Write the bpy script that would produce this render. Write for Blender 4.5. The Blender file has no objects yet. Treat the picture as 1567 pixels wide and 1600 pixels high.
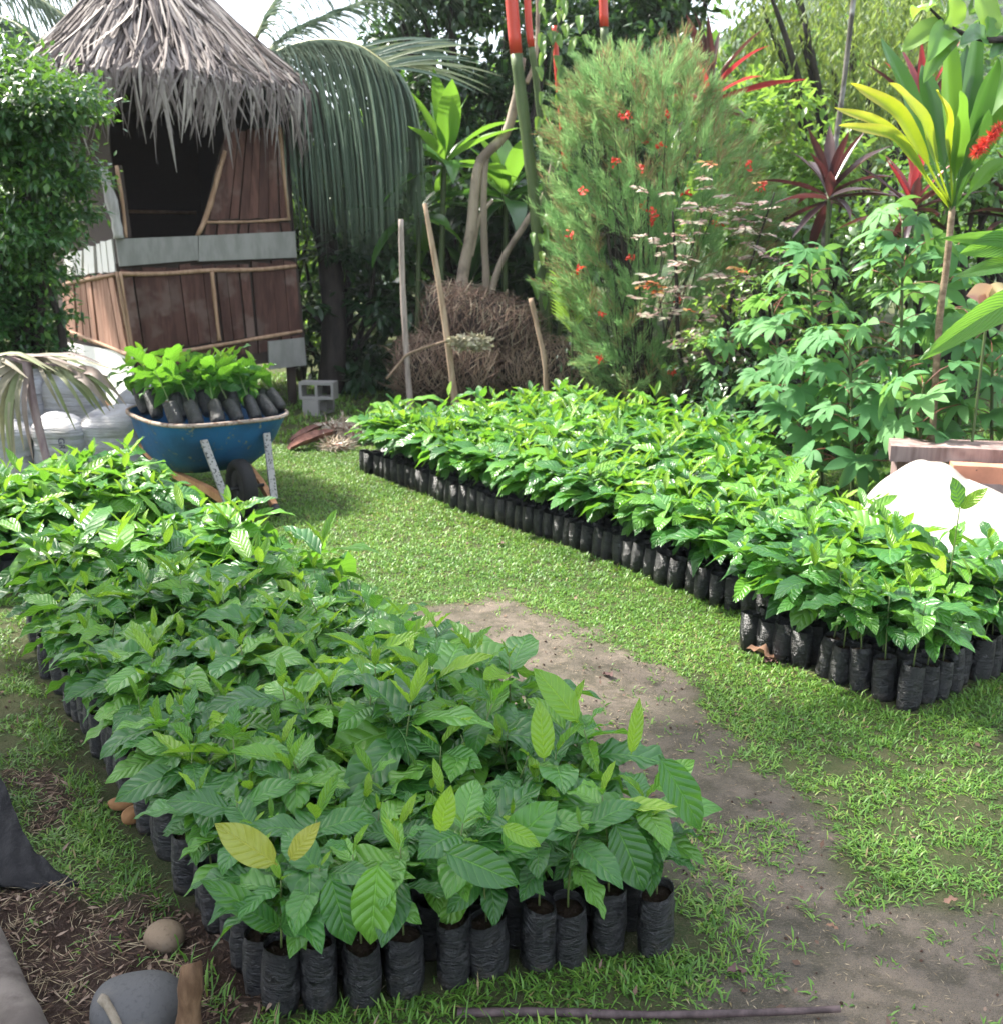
import bpy, math, random
import numpy as np
from mathutils import Matrix, Vector, Euler
rng = np.random.default_rng(7); random.seed(7)
scene = bpy.context.scene; col = scene.collection
# ------------------------------------------------------------------ camera, sky, sun, exposure
F0 = 1567.0; TH = math.atan(407/1567); CT, ST = math.cos(TH), math.sin(TH); EYE = 1.75
cam = bpy.data.cameras.new('camera'); camo = bpy.data.objects.new('camera', cam); col.objects.link(camo)
camo.location = (0, 0, EYE); camo.rotation_euler = (math.pi/2-TH, 0, 0)
cam.sensor_fit = 'HORIZONTAL'; cam.sensor_width = 36; cam.lens = 36; cam.clip_end = 2000; cam.clip_start = .05
cam.dof.use_dof = True; cam.dof.focus_distance = 2.9; cam.dof.aperture_fstop = 5.6
scene.camera = camo
SUN_EL, SUN_AZ = math.radians(52), math.radians(-62)     # azimuth measured from +Y towards +X
sd = Vector((math.sin(SUN_AZ)*math.cos(SUN_EL), math.cos(SUN_AZ)*math.cos(SUN_EL), math.sin(SUN_EL)))
world = bpy.data.worlds.new('World'); scene.world = world; world.use_nodes = True
wn = world.node_tree.nodes; sky = wn.new('ShaderNodeTexSky'); sky.sky_type = 'NISHITA'; sky.sun_disc = False
sky.sun_elevation = SUN_EL; sky.sun_rotation = SUN_AZ; sky.air_density = 1.0; sky.dust_density = 2.5; sky.ozone_density = 1.0
haze = wn.new('ShaderNodeMix'); haze.data_type = 'RGBA'; haze.inputs[0].default_value = .35; haze.inputs[7].default_value = (6.0, 5.9, 5.7, 1)   # thin bright cloud veil
world.node_tree.links.new(sky.outputs[0], haze.inputs[6]); world.node_tree.links.new(haze.outputs[2], wn['Background'].inputs[0]); wn['Background'].inputs[1].default_value = 0.15
sun = bpy.data.lights.new('sun', 'SUN'); sun.energy = 4.2; sun.angle = math.radians(2.0); sun.color = (1, .95, .86)
suno = bpy.data.objects.new('sun', sun); col.objects.link(suno); suno.location = (-8, 5, 12)
suno.rotation_euler = sd.to_track_quat('Z', 'Y').to_euler()
scene.view_settings.view_transform = 'Standard'; scene.view_settings.look = 'None'
scene.view_settings.exposure = 1.95; scene.view_settings.gamma = 1.0
scene.render.engine = 'CYCLES'; scene.cycles.max_bounces = 8; scene.cycles.transmission_bounces = 5
scene.cycles.use_denoising = True; scene.cycles.caustics_reflective = False; scene.cycles.caustics_refractive = False

# ------------------------------------------------------------------ helpers
def ray(px, py):
    a = (px-783.5)/F0; b = (800-py)/F0
    return np.array([a, CT+b*ST, -ST+b*CT])
def PZ(px, py, z=0.0):                      # the point of the plane at height z
    d = ray(px, py); t = (z-EYE)/d[2]; return np.array([d[0]*t, d[1]*t, z])
def PY(px, py, Y):                          # the point at world depth Y
    d = ray(px, py); t = Y/d[1]; return np.array([d[0]*t, Y, EYE+d[2]*t])
def proj(X, Y, Z):
    dz = Z-EYE; dep = Y*CT-dz*ST; dep = np.where(np.abs(dep) < .05, .05, dep); up = Y*ST+dz*CT
    return 783.5+F0*X/dep, 800-F0*up/dep, dep
def nrm(v):
    v = np.asarray(v, float); return v/np.maximum(np.linalg.norm(v, axis=-1, keepdims=True), 1e-9)
def U(a, b, n=None): return rng.uniform(a, b, n)

class MB:
    def __init__(s): s.v = []; s.f = []; s.r = []; s.u = []; s.n = 0
    def add(s, v, f, rnd=0.0, uv=None, mi=0):
        v = np.asarray(v, float).reshape(-1, 3); k = len(v)
        s.v.append(v)
        fl = f if isinstance(f, list) and len(f) and isinstance(f[0], np.ndarray) else [np.asarray(f, int)]
        for q in fl:
            if len(q): s.f.append((q+s.n, mi))
        s.r.append(np.broadcast_to(np.asarray(rnd, float), (k,)))
        s.u.append(np.zeros((k, 2)) if uv is None else np.asarray(uv, float))
        s.n += k; return s
    def mesh(s, name, mats, smooth=True, at=(0, 0, 0)):
        me = bpy.data.meshes.new(name)
        v = np.concatenate(s.v)-np.asarray(at, float)
        lv = np.concatenate([q.ravel() for q, _ in s.f]); tot = np.concatenate([np.full(len(q), q.shape[1]) for q, _ in s.f])
        mi = np.concatenate([np.full(len(q), m) for q, m in s.f])
        me.vertices.add(len(v)); me.vertices.foreach_set('co', v.astype(np.float32).ravel())
        me.loops.add(len(lv)); me.loops.foreach_set('vertex_index', lv.astype(np.int32))
        me.polygons.add(len(tot)); st = np.concatenate([[0], np.cumsum(tot)[:-1]])
        me.polygons.foreach_set('loop_start', st.astype(np.int32)); me.polygons.foreach_set('loop_total', tot.astype(np.int32))
        me.polygons.foreach_set('material_index', mi.astype(np.int32))
        me.polygons.foreach_set('use_smooth', np.full(len(tot), smooth))
        uvl = me.uv_layers.new(name='UVMap'); uv = np.concatenate(s.u)
        uvl.data.foreach_set('uv', uv[lv].astype(np.float32).ravel())
        a = me.attributes.new('rnd', 'FLOAT', 'POINT'); a.data.foreach_set('value', np.concatenate(s.r).astype(np.float32))
        me.update(calc_edges=True)
        for m in (mats if isinstance(mats, (list, tuple)) else [mats]): me.materials.append(m)
        return me
    def build(s, name, mats, parent=None, smooth=True, at=None, kind=None):
        at = (0, 0, 0) if at is None else at
        base = Vector(at)
        me = s.mesh(name, mats, smooth, at if parent is None else np.asarray(at)+0.0)
        o = bpy.data.objects.new(name, me); col.objects.link(o)
        if parent is None: o.location = base
        else: o.parent = parent
        if kind: o['kind'] = kind
        return o

def tag(o, label=None, cat=None, group=None, kind=None):
    if label: o['label'] = label
    if cat: o['category'] = cat
    if group: o['group'] = group
    if kind: o['kind'] = kind
    return o
def empty(name, loc, label, cat, group=None):
    o = bpy.data.objects.new(name, None); col.objects.link(o); o.location = loc; o.empty_display_size = .1
    return tag(o, label, cat, group)
def part(mb, name, mats, root, smooth=True, kind=None):
    """a part given in world coordinates under an unrotated Empty (or under a part whose own mesh is at the thing's base)"""
    base = root.location if root.parent is None else root.parent.location
    return mb.build(name, mats, parent=root, smooth=smooth, at=tuple(base), kind=kind)
def inst(name, me, root, M):
    o = bpy.data.objects.new(name, me); col.objects.link(o); o.parent = root; o.matrix_basis = M; return o

def tube(pts, rad, sides=8, cap=True):
    p = np.asarray(pts, float); n = len(p); rad = np.broadcast_to(np.asarray(rad, float), (n,))
    t = nrm(np.gradient(p, axis=0)); ref = np.array([0, 0, 1.]) if abs(t[0, 2]) < .9 else np.array([1., 0, 0])
    X = nrm(np.cross(t, ref)); Yv = np.cross(t, X)
    a = np.arange(sides)/sides*2*np.pi
    v = p[:, None]+rad[:, None, None]*(np.cos(a)[None, :, None]*X[:, None]+np.sin(a)[None, :, None]*Yv[:, None])
    i = np.arange(n-1)[:, None]*sides; j = np.arange(sides)[None]; k = (j+1) % sides
    f = np.stack([i+j, i+k, i+sides+k, i+sides+j], -1).reshape(-1, 4)
    L = np.concatenate([[0], np.cumsum(np.linalg.norm(np.diff(p, axis=0), axis=1))])
    uv = np.stack([np.broadcast_to((a/2/np.pi)[None], (n, sides)), np.broadcast_to(L[:, None], (n, sides))], -1).reshape(-1, 2)
    fs = [f]
    if cap: fs += [np.arange(sides)[None, ::-1], ((n-1)*sides+np.arange(sides))[None]]
    return v.reshape(-1, 3), fs, uv
def spline(pts, n):
    p = np.asarray(pts, float); m = len(p); t = np.linspace(0, m-1, n); out = []
    for x in t:
        i = min(int(x), m-2); u = x-i; p0, p1, p2, p3 = p[max(i-1, 0)], p[i], p[i+1], p[min(i+2, m-1)]
        out.append(.5*((2*p1)+(p2-p0)*u+(2*p0-5*p1+4*p2-p3)*u*u+(3*p1-p0-3*p2+p3)*u**3))
    return np.array(out)
def boxv(c, sx, sy, sz, R=None, jit=0.0):
    s = np.array([[x, y, z] for z in (-.5, .5) for y in (-.5, .5) for x in (-.5, .5)])*np.array([sx, sy, sz])
    if jit: s = s+rng.uniform(-jit, jit, s.shape)
    if R is not None: s = s@np.asarray(R).T
    return s+np.asarray(c), np.array([[0, 2, 3, 1], [4, 5, 7, 6], [0, 1, 5, 4], [2, 6, 7, 3], [0, 4, 6, 2], [1, 3, 7, 5]])
def prism(front, back):
    """closed solid between two same-length outlines"""
    a = np.asarray(front, float); b = np.asarray(back, float); n = len(a); i = np.arange(n); j = (i+1) % n
    return np.concatenate([a, b]), [np.stack([i, i+n, j+n, j], -1), i[None], (i+n)[None, ::-1]]
def basis(dirs, ups):
    Y = nrm(dirs); X = nrm(np.cross(Y, ups)); Z = np.cross(X, Y); return X, Y, Z
LEAF4 = (np.array([[0, 0, 0], [-.5, .42, .10], [0, .45, 0], [.5, .42, .10], [0, 1, -.06]]), [np.array([[0, 2, 1], [0, 3, 2], [1, 2, 4], [2, 3, 4]])])
LEAF8 = (np.array([[0, 0, 0], [-.36, .22, .08], [0, .25, 0], [.36, .22, .08], [-.48, .5, .09], [0, .55, .02], [.48, .5, .09], [-.26, .8, .0], [0, .82, -.05], [.26, .8, .0], [0, 1, -.16]]),
         [np.array([[0, 2, 1], [0, 3, 2], [7, 8, 10], [8, 9, 10]]), np.array([[1, 2, 5, 4], [2, 3, 6, 5], [4, 5, 8, 7], [5, 6, 9, 8]])])
def scatter(mb, tmpl, P, D, Up, L, W, rnd, mi=0):
    tv, tf = tmpl; N = len(P); k = len(tv); X, Y, Z = basis(D, Up)
    L = np.broadcast_to(L, (N,)); W = np.broadcast_to(W, (N,))
    v = (P[:, None]+tv[None, :, 0, None]*(X*W[:, None])[:, None]+tv[None, :, 1, None]*(Y*L[:, None])[:, None]+tv[None, :, 2, None]*(Z*W[:, None])[:, None])
    off = (np.arange(N)*k)[:, None, None]
    uv = np.broadcast_to(np.stack([tv[:, 1], tv[:, 0]+.5], -1)[None], (N, k, 2)).reshape(-1, 2)
    mb.add(v.reshape(-1, 3), [(off+f[None]).reshape(-1, f.shape[1]) for f in tf], np.repeat(np.broadcast_to(rnd, (N,)), k), uv, mi)
def rdir(n):
    return nrm(rng.normal(size=(n, 3)))

# ------------------------------------------------------------------ materials
class NT:
    def __init__(s, name):
        s.m = bpy.data.materials.new(name); s.m.use_nodes = True; s.t = s.m.node_tree; s.t.nodes.clear()
    def n(s, typ, out=0, props=None, **ins):
        nd = s.t.nodes.new('ShaderNode'+typ)
        for k, v in (props or {}).items(): setattr(nd, k, v)
        for k, v in ins.items():
            key = int(k[1:]) if k[0] == '_' and k[1:].isdigit() else k.replace('_', ' ')
            sk = nd.inputs[key]
            if isinstance(v, bpy.types.NodeSocket): s.t.links.new(v, sk)
            else:
                if isinstance(v, (tuple, list)) and len(v) == 3 and sk.type == 'RGBA': v = (*v, 1)
                sk.default_value = v
        return nd.outputs[out] if out is not None else nd
    def math(s, op, a, b=0.0, c=0.0, clamp=False): return s.n('Math', props={'operation': op, 'use_clamp': clamp}, _0=a, _1=b, _2=c)
    def mix(s, f, a, b, mode='MIX'):
        nd = s.t.nodes.new('ShaderNodeMix'); nd.data_type = 'RGBA'; nd.blend_type = mode
        for i, v in ((0, f), (6, a), (7, b)):
            if isinstance(v, bpy.types.NodeSocket): s.t.links.new(v, nd.inputs[i])
            else: nd.inputs[i].default_value = (*v, 1) if isinstance(v, (tuple, list)) else v
        return nd.outputs[2]
    def ramp(s, f, stops):
        nd = s.t.nodes.new('ShaderNodeValToRGB'); e = nd.color_ramp.elements
        while len(e) < len(stops): e.new(.5)
        for i, (p, c) in enumerate(stops): e[i].position = p; e[i].color = (*c, 1) if len(c) == 3 else c
        s.t.links.new(f, nd.inputs[0]); return nd.outputs[0]
    def sstep(s, x, a, b): return s.n('MapRange', props={'interpolation_type': 'SMOOTHSTEP'}, Value=x, From_Min=a, From_Max=b, To_Min=0.0, To_Max=1.0)
    def noise(s, sc, vec=None, det=4, rough=.55, out=0):
        k = dict(Scale=sc, Detail=det, Roughness=rough)
        if vec is not None: k['Vector'] = vec
        return s.n('TexNoise', out=out, **k)
    def co(s, which='Object'): return s.n('TexCoord', out=which)
    def scale(s, v, x, y, z): return s.n('Mapping', Vector=v, Scale=(x, y, z))
    def attr(s, a): return s.n('Attribute', out='Fac', props={'attribute_name': a})
    def rnd(s):
        a = s.attr('rnd'); b = s.n('ObjectInfo', out='Random'); return s.math('FRACT', s.math('ADD', a, b))
    def bump(s, h, st=.3, d=.01): return s.n('Bump', Strength=st, Distance=d, Height=h)
    def done(s, sh): s.t.links.new(sh, s.n('OutputMaterial', out=None).inputs[0]); return s.m
    def bsdf(s, col, rough=.6, bump=None, spec=.5, **k):
        ins = dict(Base_Color=col, Roughness=rough); ins['Specular_IOR_Level'] = spec
        if bump is not None: ins['Normal'] = bump
        ins.update(k); nd = s.t.nodes.new('ShaderNodeBsdfPrincipled')
        for kk, v in ins.items():
            sk = nd.inputs[kk.replace('_', ' ')]
            if isinstance(v, bpy.types.NodeSocket): s.t.links.new(v, sk)
            else: sk.default_value = (*v, 1) if isinstance(v, (tuple, list)) and len(v) == 3 and sk.type == 'RGBA' else v
        return nd.outputs[0]

def m_leaf(name, c0, c1, c2, tr, veins=0, rough=.38, trans=.3, spec=.5, vein_gain=.35, patch=.25):
    """c0..c2: dark, mid, pale tints picked leaf by leaf; tr: colour of the light that comes through"""
    t = NT(name); r = t.rnd(); c = t.ramp(r, [(0, c0), (.50, c1), (.88, c2)])
    nz = t.noise(9 if veins else 3.0, t.co(), 3)
    c = t.mix(t.math('MULTIPLY', nz, patch), c, tuple(x*.5 for x in c0)); nrmv = None
    if veins:
        uv = t.n('SeparateXYZ', out=None, Vector=t.co('UV')); a = t.math('ABSOLUTE', t.math('SUBTRACT', uv.outputs[1], .5))
        mid = t.math('SUBTRACT', 1.0, t.sstep(a, .008, .035))
        ph = t.math('FRACT', t.math('MULTIPLY', t.math('SUBTRACT', uv.outputs[0], t.math('MULTIPLY', a, .42)), float(veins)))
        tri = t.math('ABSOLUTE', t.math('SUBTRACT', ph, .5))
        side = t.math('MULTIPLY', t.sstep(tri, .42, .5), t.math('SUBTRACT', 1.0, t.sstep(a, .40, .5)))
        vn = t.math('MAXIMUM', mid, t.math('MULTIPLY', side, .7))
        c = t.mix(t.math('MULTIPLY', vn, vein_gain), c, tuple(min(1, x*1.9+.03) for x in c2))
        hgt = t.math('SUBTRACT', t.math('MULTIPLY', t.math('SINE', t.math('MULTIPLY', ph, math.pi)), .8), t.math('MULTIPLY', mid, .9))
        hgt = t.math('ADD', hgt, t.math('MULTIPLY', t.noise(60, t.co(), 2), .25))
        nrmv = t.bump(hgt, .62, .006)
        c = t.mix(t.math('MULTIPLY', t.sstep(t.noise(85, t.co(), 2), .70, .76), .55), c, (.14, .10, .03))
    p = t.bsdf(c, rough, nrmv, spec)
    k = dict(Color=t.mix(r, tuple(x*.75 for x in tr), tr))
    if nrmv is not None: k['Normal'] = nrmv
    return t.done(t.n('MixShader', _0=trans, _1=p, _2=t.n('BsdfTranslucent', **k)))
def m_bark(name, c0, c1, sc=18, stretch=.25, rough=.85, bump=.5, c2=None):
    t = NT(name); v = t.scale(t.co(), sc, sc, sc*stretch); a = t.noise(1.0, v, 6, .65); b = t.noise(3.1, t.co(), 3)
    c = t.mix(t.sstep(a, .35, .65), c0, c1)
    if c2: c = t.mix(t.sstep(b, .52, .66), c, c2)
    c = t.mix(t.math('MULTIPLY', t.attr('rnd'), .55), c, tuple(x*.45 for x in c0))
    return t.done(t.bsdf(c, rough, t.bump(a, bump, .01), .3))
def m_plain(name, c, rough=.6, var=.25, sc=20, bump=.15, spec=.4):
    t = NT(name); a = t.noise(sc, t.co(), 5); r = t.rnd()
    cc = t.mix(t.math('MULTIPLY', a, var*2), c, tuple(x*.5 for x in c)); cc = t.mix(t.math('MULTIPLY', r, var), cc, tuple(x*.6 for x in c))
    return t.done(t.bsdf(cc, rough, t.bump(a, bump, .01), spec))
def m_strand(name, stops, rough=.7, trans=.2, spec=.3):
    t = NT(name); r = t.rnd(); c = t.ramp(r, stops); c = t.mix(t.math('MULTIPLY', t.noise(30, t.co(), 2), .4), c, tuple(x*.55 for x in stops[0][1]))
    return t.done(t.n('MixShader', _0=trans, _1=t.bsdf(c, rough, None, spec), _2=t.n('BsdfTranslucent', Color=c)))

M_COFFEE = m_leaf('coffee_leaf', (.024, .098, .022), (.046, .165, .032), (.12, .29, .035), (.23, .54, .04), veins=8, rough=.34, trans=.28, spec=.55, vein_gain=.26)
M_COFFEE_Y = m_leaf('coffee_young_leaf', (.07, .20, .02), (.11, .27, .025), (.22, .37, .035), (.34, .60, .045), veins=8, rough=.33, trans=.34)
M_COFFEE_YL = m_leaf('coffee_yellow_leaf', (.26, .30, .04), (.30, .33, .05), (.33, .32, .05), (.5, .52, .07), veins=8, rough=.36, trans=.3, vein_gain=.2)
M_STEM = m_plain('seedling_stem', (.12, .17, .05), .5)
def m_bag():
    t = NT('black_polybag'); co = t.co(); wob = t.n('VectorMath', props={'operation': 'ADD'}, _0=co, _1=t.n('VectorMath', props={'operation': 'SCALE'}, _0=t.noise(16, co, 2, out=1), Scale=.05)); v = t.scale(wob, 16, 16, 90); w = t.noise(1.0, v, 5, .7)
    big = t.noise(14, co, 3); dirt = t.sstep(t.noise(26, co, 4), .50, .72)
    z = t.n('SeparateXYZ', out=2, Vector=co); low = t.math('SUBTRACT', 1.0, t.sstep(z, .0, .09))
    f = t.math('MULTIPLY', dirt, t.math('ADD', .10, t.math('MULTIPLY', low, .4)))
    c = t.mix(f, (.006, .0065, .008), (.085, .066, .048))
    c = t.mix(t.math('MULTIPLY', t.sstep(w, .58, .70), .5), c, (.10, .10, .105)); h = t.math('ADD', w, t.math('MULTIPLY', big, .6))  # pale lines: highlights of stretched plastic painted in along the wrinkles
    return t.done(t.bsdf(c, t.math('ADD', .20, t.math('MULTIPLY', big, .28)), t.bump(h, 1.0, .016), .6))
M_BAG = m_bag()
M_SOIL = m_plain('potting_soil', (.030, .020, .013), .95, .5, 90, .9, .1)
# ------------------------------------------------------------------ ground
def inpoly(x, y, poly):
    p = np.asarray(poly, float); c = np.zeros(x.shape, bool); j = len(p)-1
    for i in range(len(p)):
        xi, yi = p[i]; xj, yj = p[j]
        cond = ((yi > y) != (yj > y)) & (x < (xj-xi)*(y-yi)/(yj-yi+1e-12)+xi); c ^= cond; j = i
    return c
def wp(poly): return [tuple(PZ(a, b)[:2]) for a, b in poly]
def vnoise(x, y, sc, seed=0):
    g = np.random.default_rng(seed).random((64, 64)); u = x*sc; v = y*sc; i = np.floor(u).astype(int); j = np.floor(v).astype(int)
    fu = u-i; fv = v-j; fu = fu*fu*(3-2*fu); fv = fv*fv*(3-2*fv); G = lambda a, b: g[a % 64, b % 64]
    return (G(i, j)*(1-fu)+G(i+1, j)*fu)*(1-fv)+(G(i, j+1)*(1-fu)+G(i+1, j+1)*fu)*fv
PATH = wp([(560, 990), (620, 955), (690, 935), (800, 925), (880, 960), (985, 1012), (1060, 1045), (1130, 1125), (1190, 1190), (1240, 1230), (1300, 1300), (1325, 1395), (1420, 1400), (1600, 1440), (1700, 1700), (1010, 1700), (1030, 1590), (1080, 1545), (1200, 1470), (1120, 1390), (1050, 1350), (1030, 1290), (930, 1300), (800, 1200), (600, 1100)])
MULCH = wp([(-150, 1385), (130, 1385), (250, 1400), (400, 1420), (440, 1720), (-250, 1720)])
MULCH2 = wp([(10, 1195), (110, 1190), (140, 1290), (60, 1320), (0, 1290)])
NV = np.array([.819, .573]); DV = np.array([-.573, .819])          # across and along the beds
def ns(x, y): return x*NV[0]+y*NV[1], x*DV[0]+y*DV[1]
def nsxy(n, s): return n*NV[0]+s*DV[0], n*NV[1]+s*DV[1]
def rb_right(s): return np.where(s < 2.9, 4.22, np.where(s < 3.6, 4.62, np.minimum(5.9, 4.62+(s-3.6)*.85)))
def in_bed(x, y, m=0.0):
    n, s = ns(x, y)
    a = (n > .60-m) & (n < 1.78+m) & (s > 1.97-.38*(n-.64)-.05-m) & (s < 4.98+m)
    b = (n > np.where(s < 2.95, 3.30, 3.66)-m) & (n < rb_right(s)+.05) & (s > 2.0-m) & (s < 7.3+m)
    c = (n > -.4-m) & (n < 1.85+m) & (s > 5.5-m) & (s < 6.5+m)
    return a | b | c
def masks(x, y):
    jx = x+(vnoise(x, y, 3.1, 1)-.5)*.28+(vnoise(x, y, 11, 2)-.5)*.14+(vnoise(x, y, 31, 5)-.5)*.08; jy = y+(vnoise(x, y, 3.1, 3)-.5)*.28+(vnoise(x, y, 11, 4)-.5)*.14+(vnoise(x, y, 31, 6)-.5)*.08
    return inpoly(jx, jy, PATH), inpoly(jx, jy, MULCH) | inpoly(jx, jy, MULCH2)
def gheight(x, y):
    h = (vnoise(x, y, 1.3, 9)-.5)*.03+(vnoise(x, y, 6, 10)-.5)*.008
    m = inpoly(x, y, MULCH); near = np.clip((4-y)/1.5, 0, 1)
    lump = np.where(m, (vnoise(x, y, 9, 11)-.4)*.05+(vnoise(x, y, 24, 12)-.5)*.022, 0)
    return h*np.clip((14-y)/4, 0, 1)+lump*near
def gz(x, y): return float(gheight(np.array([x], float), np.array([y], float))[0])
xs = np.concatenate([[-400, -150, -60, -25, -12], np.arange(-6, -2.5, .25), np.arange(-2.5, 3.5, .035), np.arange(3.5, 7, .25), [12, 25, 60, 150, 400]])
ys = np.concatenate([[-60, -10, -3, 0, .8], np.arange(1.4, 5.2, .035), np.arange(5.2, 9, .09), np.arange(9, 16, .3), [20, 30, 50, 90, 160, 400]])
gx, gy = np.meshgrid(xs, ys); shp = gx.shape; zz = gheight(gx.ravel(), gy.ravel())
pm, mm = masks(gx.ravel(), gy.ravel())
def blur(a):
    a = a.reshape(shp).astype(float)
    for _ in range(2):
        a[1:-1, 1:-1] = (a[1:-1, 1:-1]*2+a[:-2, 1:-1]+a[2:, 1:-1]+a[1:-1, :-2]+a[1:-1, 2:])/6
    return a.ravel()
i = np.arange(shp[0]-1)[:, None]*shp[1]; j = np.arange(shp[1]-1)[None]
gf = np.stack([i+j, i+j+1, i+shp[1]+j+1, i+shp[1]+j], -1).reshape(-1, 4)
g = MB(); g.add(np.stack([gx.ravel(), gy.ravel(), zz], -1), gf, blur(pm))
def m_ground():
    t = NT('garden_soil'); co = t.co(); path = t.attr('rnd'); mul = t.attr('mulch')
    n1 = t.noise(2.2, co, 6, .6); n2 = t.noise(30, co, 5, .7); n3 = t.noise(140, co, 3, .7)
    n4 = t.noise(9, co, 5, .65); n5 = t.noise(420, co, 2, .8); fib = t.noise(1.0, t.scale(co, 60, 240, 60), 3, .7)
    lawn = t.mix(t.sstep(n4, .35, .65), (.048, .068, .022), (.078, .086, .036)); lawn = t.mix(t.math('MULTIPLY', t.sstep(n3, .48, .68), .6), lawn, (.13, .105, .06)); lawn = t.mix(t.math('MULTIPLY', t.sstep(n5, .5, .7), .6), lawn, (.03, .03, .014))
    pc = t.mix(t.sstep(n1, .38, .62), (.120, .106, .082), (.205, .170, .136)); pc = t.mix(t.math('MULTIPLY', t.sstep(n4, .44, .62), .62), pc, (.060, .058, .038))
    pc = t.mix(t.math('MULTIPLY', t.sstep(n3, .5, .7), .55), pc, (.23, .18, .13)); pc = t.mix(t.math('MULTIPLY', t.sstep(n5, .5, .66), .7), pc, (.035, .032, .024)); pc = t.mix(t.math('MULTIPLY', t.sstep(fib, .56, .7), .4), pc, (.30, .24, .16))
    mc = t.mix(n2, (.020, .012, .009), (.085, .052, .038)); mc = t.mix(t.math('MULTIPLY', t.sstep(n3, .5, .7), .6), mc, (.15, .10, .075)); mc = t.mix(t.math('MULTIPLY', t.sstep(n5, .5, .66), .7), mc, (.012, .008, .006))
    c = t.mix(path, lawn, pc); c = t.mix(mul, c, mc)
    n2 = t.math('ADD', n2, t.math('MULTIPLY', n5, .5))
    h = t.math('ADD', t.math('MULTIPLY', n2, .6), t.math('MULTIPLY', n3, .5))
    return t.done(t.bsdf(c, .92, t.bump(h, 1.0, .02), .2))
go = g.build('ground', m_ground(), kind='structure')
at = go.data.attributes.new('mulch', 'FLOAT', 'POINT'); at.data.foreach_set('value', blur(mm).astype(np.float32))

# ------------------------------------------------------------------ lawn grass
def m_grass():
    t = NT('grass_blade'); r = t.attr('rnd')
    c = t.ramp(r, [(0, (.055, .14, .022)), (.45, (.11, .24, .035)), (.8, (.18, .32, .05)), (.93, (.25, .31, .07)), (1, (.27, .20, .10))])
    return t.done(t.n('MixShader', _0=.3, _1=t.bsdf(c, .45, None, .4), _2=t.n('BsdfTranslucent', Color=t.mix(.5, c, (.30, .48, .05)))))
M_GRASS = m_grass()
def grass(N, x0, x1, y0, y1, blades, Lr, Wr, mb, densf, tilt=.55):
    x = U(x0, x1, N); y = U(y0, y1, N); px, py, dep = proj(x, y, 0*x)
    k = (px > -90) & (px < 1660) & (py < 1700); x, y = x[k], y[k]
    k = rng.random(len(x)) < densf(x, y); x, y = x[k], y[k]; z = gheight(x, y)-.004
    b = np.repeat(np.stack([x, y, z], -1), blades, 0); n = len(b); b[:, :2] += rng.normal(0, .014, (n, 2))
    az = U(0, 2*np.pi, n); tl = np.abs(rng.normal(tilt, .3, n)); L = U(*Lr, n)*np.repeat(U(.7, 1.25, len(x))*np.clip(1.5-.1*y**1.15, 1, 1.2), blades); W = U(*Wr, n)
    dh = np.stack([np.cos(az), np.sin(az), 0*az], -1); sdv = np.stack([-np.sin(az), np.cos(az), 0*az], -1)*(W/2)[:, None]
    up = np.array([0, 0, 1.])
    m1 = b+dh*(np.sin(tl)*L*.5)[:, None]+up*(np.cos(tl)*L*.5)[:, None]
    t2 = np.minimum(tl+U(.35, 1.0, n), 1.75); tip = m1+dh*(np.sin(t2)*L*.5)[:, None]+up*(np.cos(t2)*L*.5)[:, None]
    tip[:, 2] = np.maximum(tip[:, 2], b[:, 2]+.006)
    v = np.stack([b-sdv*.6, b+sdv*.6, m1-sdv, m1+sdv, tip], 1)
    o = (np.arange(n)*5)[:, None]; pr = np.clip(np.repeat(U(0, .62, len(x))+(vnoise(x, y, 2.3, 41)-.4)*.5, blades)+rng.normal(0, .15, n)+(rng.random(n) < .04)*.5, 0, 1)
    mb.add(v.reshape(-1, 3), [o+np.array([[0, 1, 3, 2]]), o+np.array([[2, 3, 4]])], np.repeat(pr, 5))
def dens(x, y):
    p, m = masks(x, y); bed = in_bed(x, y, -.03)
    px, py, _ = proj(x, y, 0*x)
    clump = np.where(py < 1060, 1.0, .55+.45*(vnoise(x, y, 7, 21) > .36))
    d = np.where(p, .035, clump); d = np.where(m, .05, d)
    strip = (px < 360) & (py > 950) & ~m; d = np.where(strip, .75*(vnoise(x, y, 6, 22) > .40), d)
    nearbed = (px > 1010) & (px < 1240) & (py > 1280) & (py < 1560); d = np.where(nearbed, np.where(vnoise(x, y, 8, 23) > .5, .55, .06), d)
    mid = (px > 1180) & (py > 1150) & ~p; d = np.where(mid, np.where(vnoise(x, y, 11, 24) > .36, .74, .12), d)
    corner = (px > 1440) & (py > 1460); d = np.where(corner, np.where(vnoise(x, y, 6, 25) > .62, .5, .02), d)
    low = (px > 700) & (px < 1090) & (py > 1490); d = np.where(low, np.where(vnoise(x, y, 7, 26) > .3, .9, .2), d)
    return np.where(bed, 0, d)
gm = MB()
grass(52000, -2.8, 2.7, 1.7, 5.2, 6, (.018, .042), (.0035, .0062), gm, dens, .95)
grass(48000, -3.6, 3.4, 5.2, 9.2, 5, (.022, .042), (.005, .008), gm, dens, .8)
grass(9000, -6, 6, 9.2, 15, 5, (.05, .10), (.010, .016), gm, lambda x, y: np.full(x.shape, .9))
edge = lambda x, y: (in_bed(x, y, .07) & ~in_bed(x, y, -.01))*.85
grass(16000, -2.4, 2.6, 1.7, 7.5, 5, (.03, .062), (.0035, .006), gm, edge, .6)
gm.build('grass', M_GRASS, kind='stuff')

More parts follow.
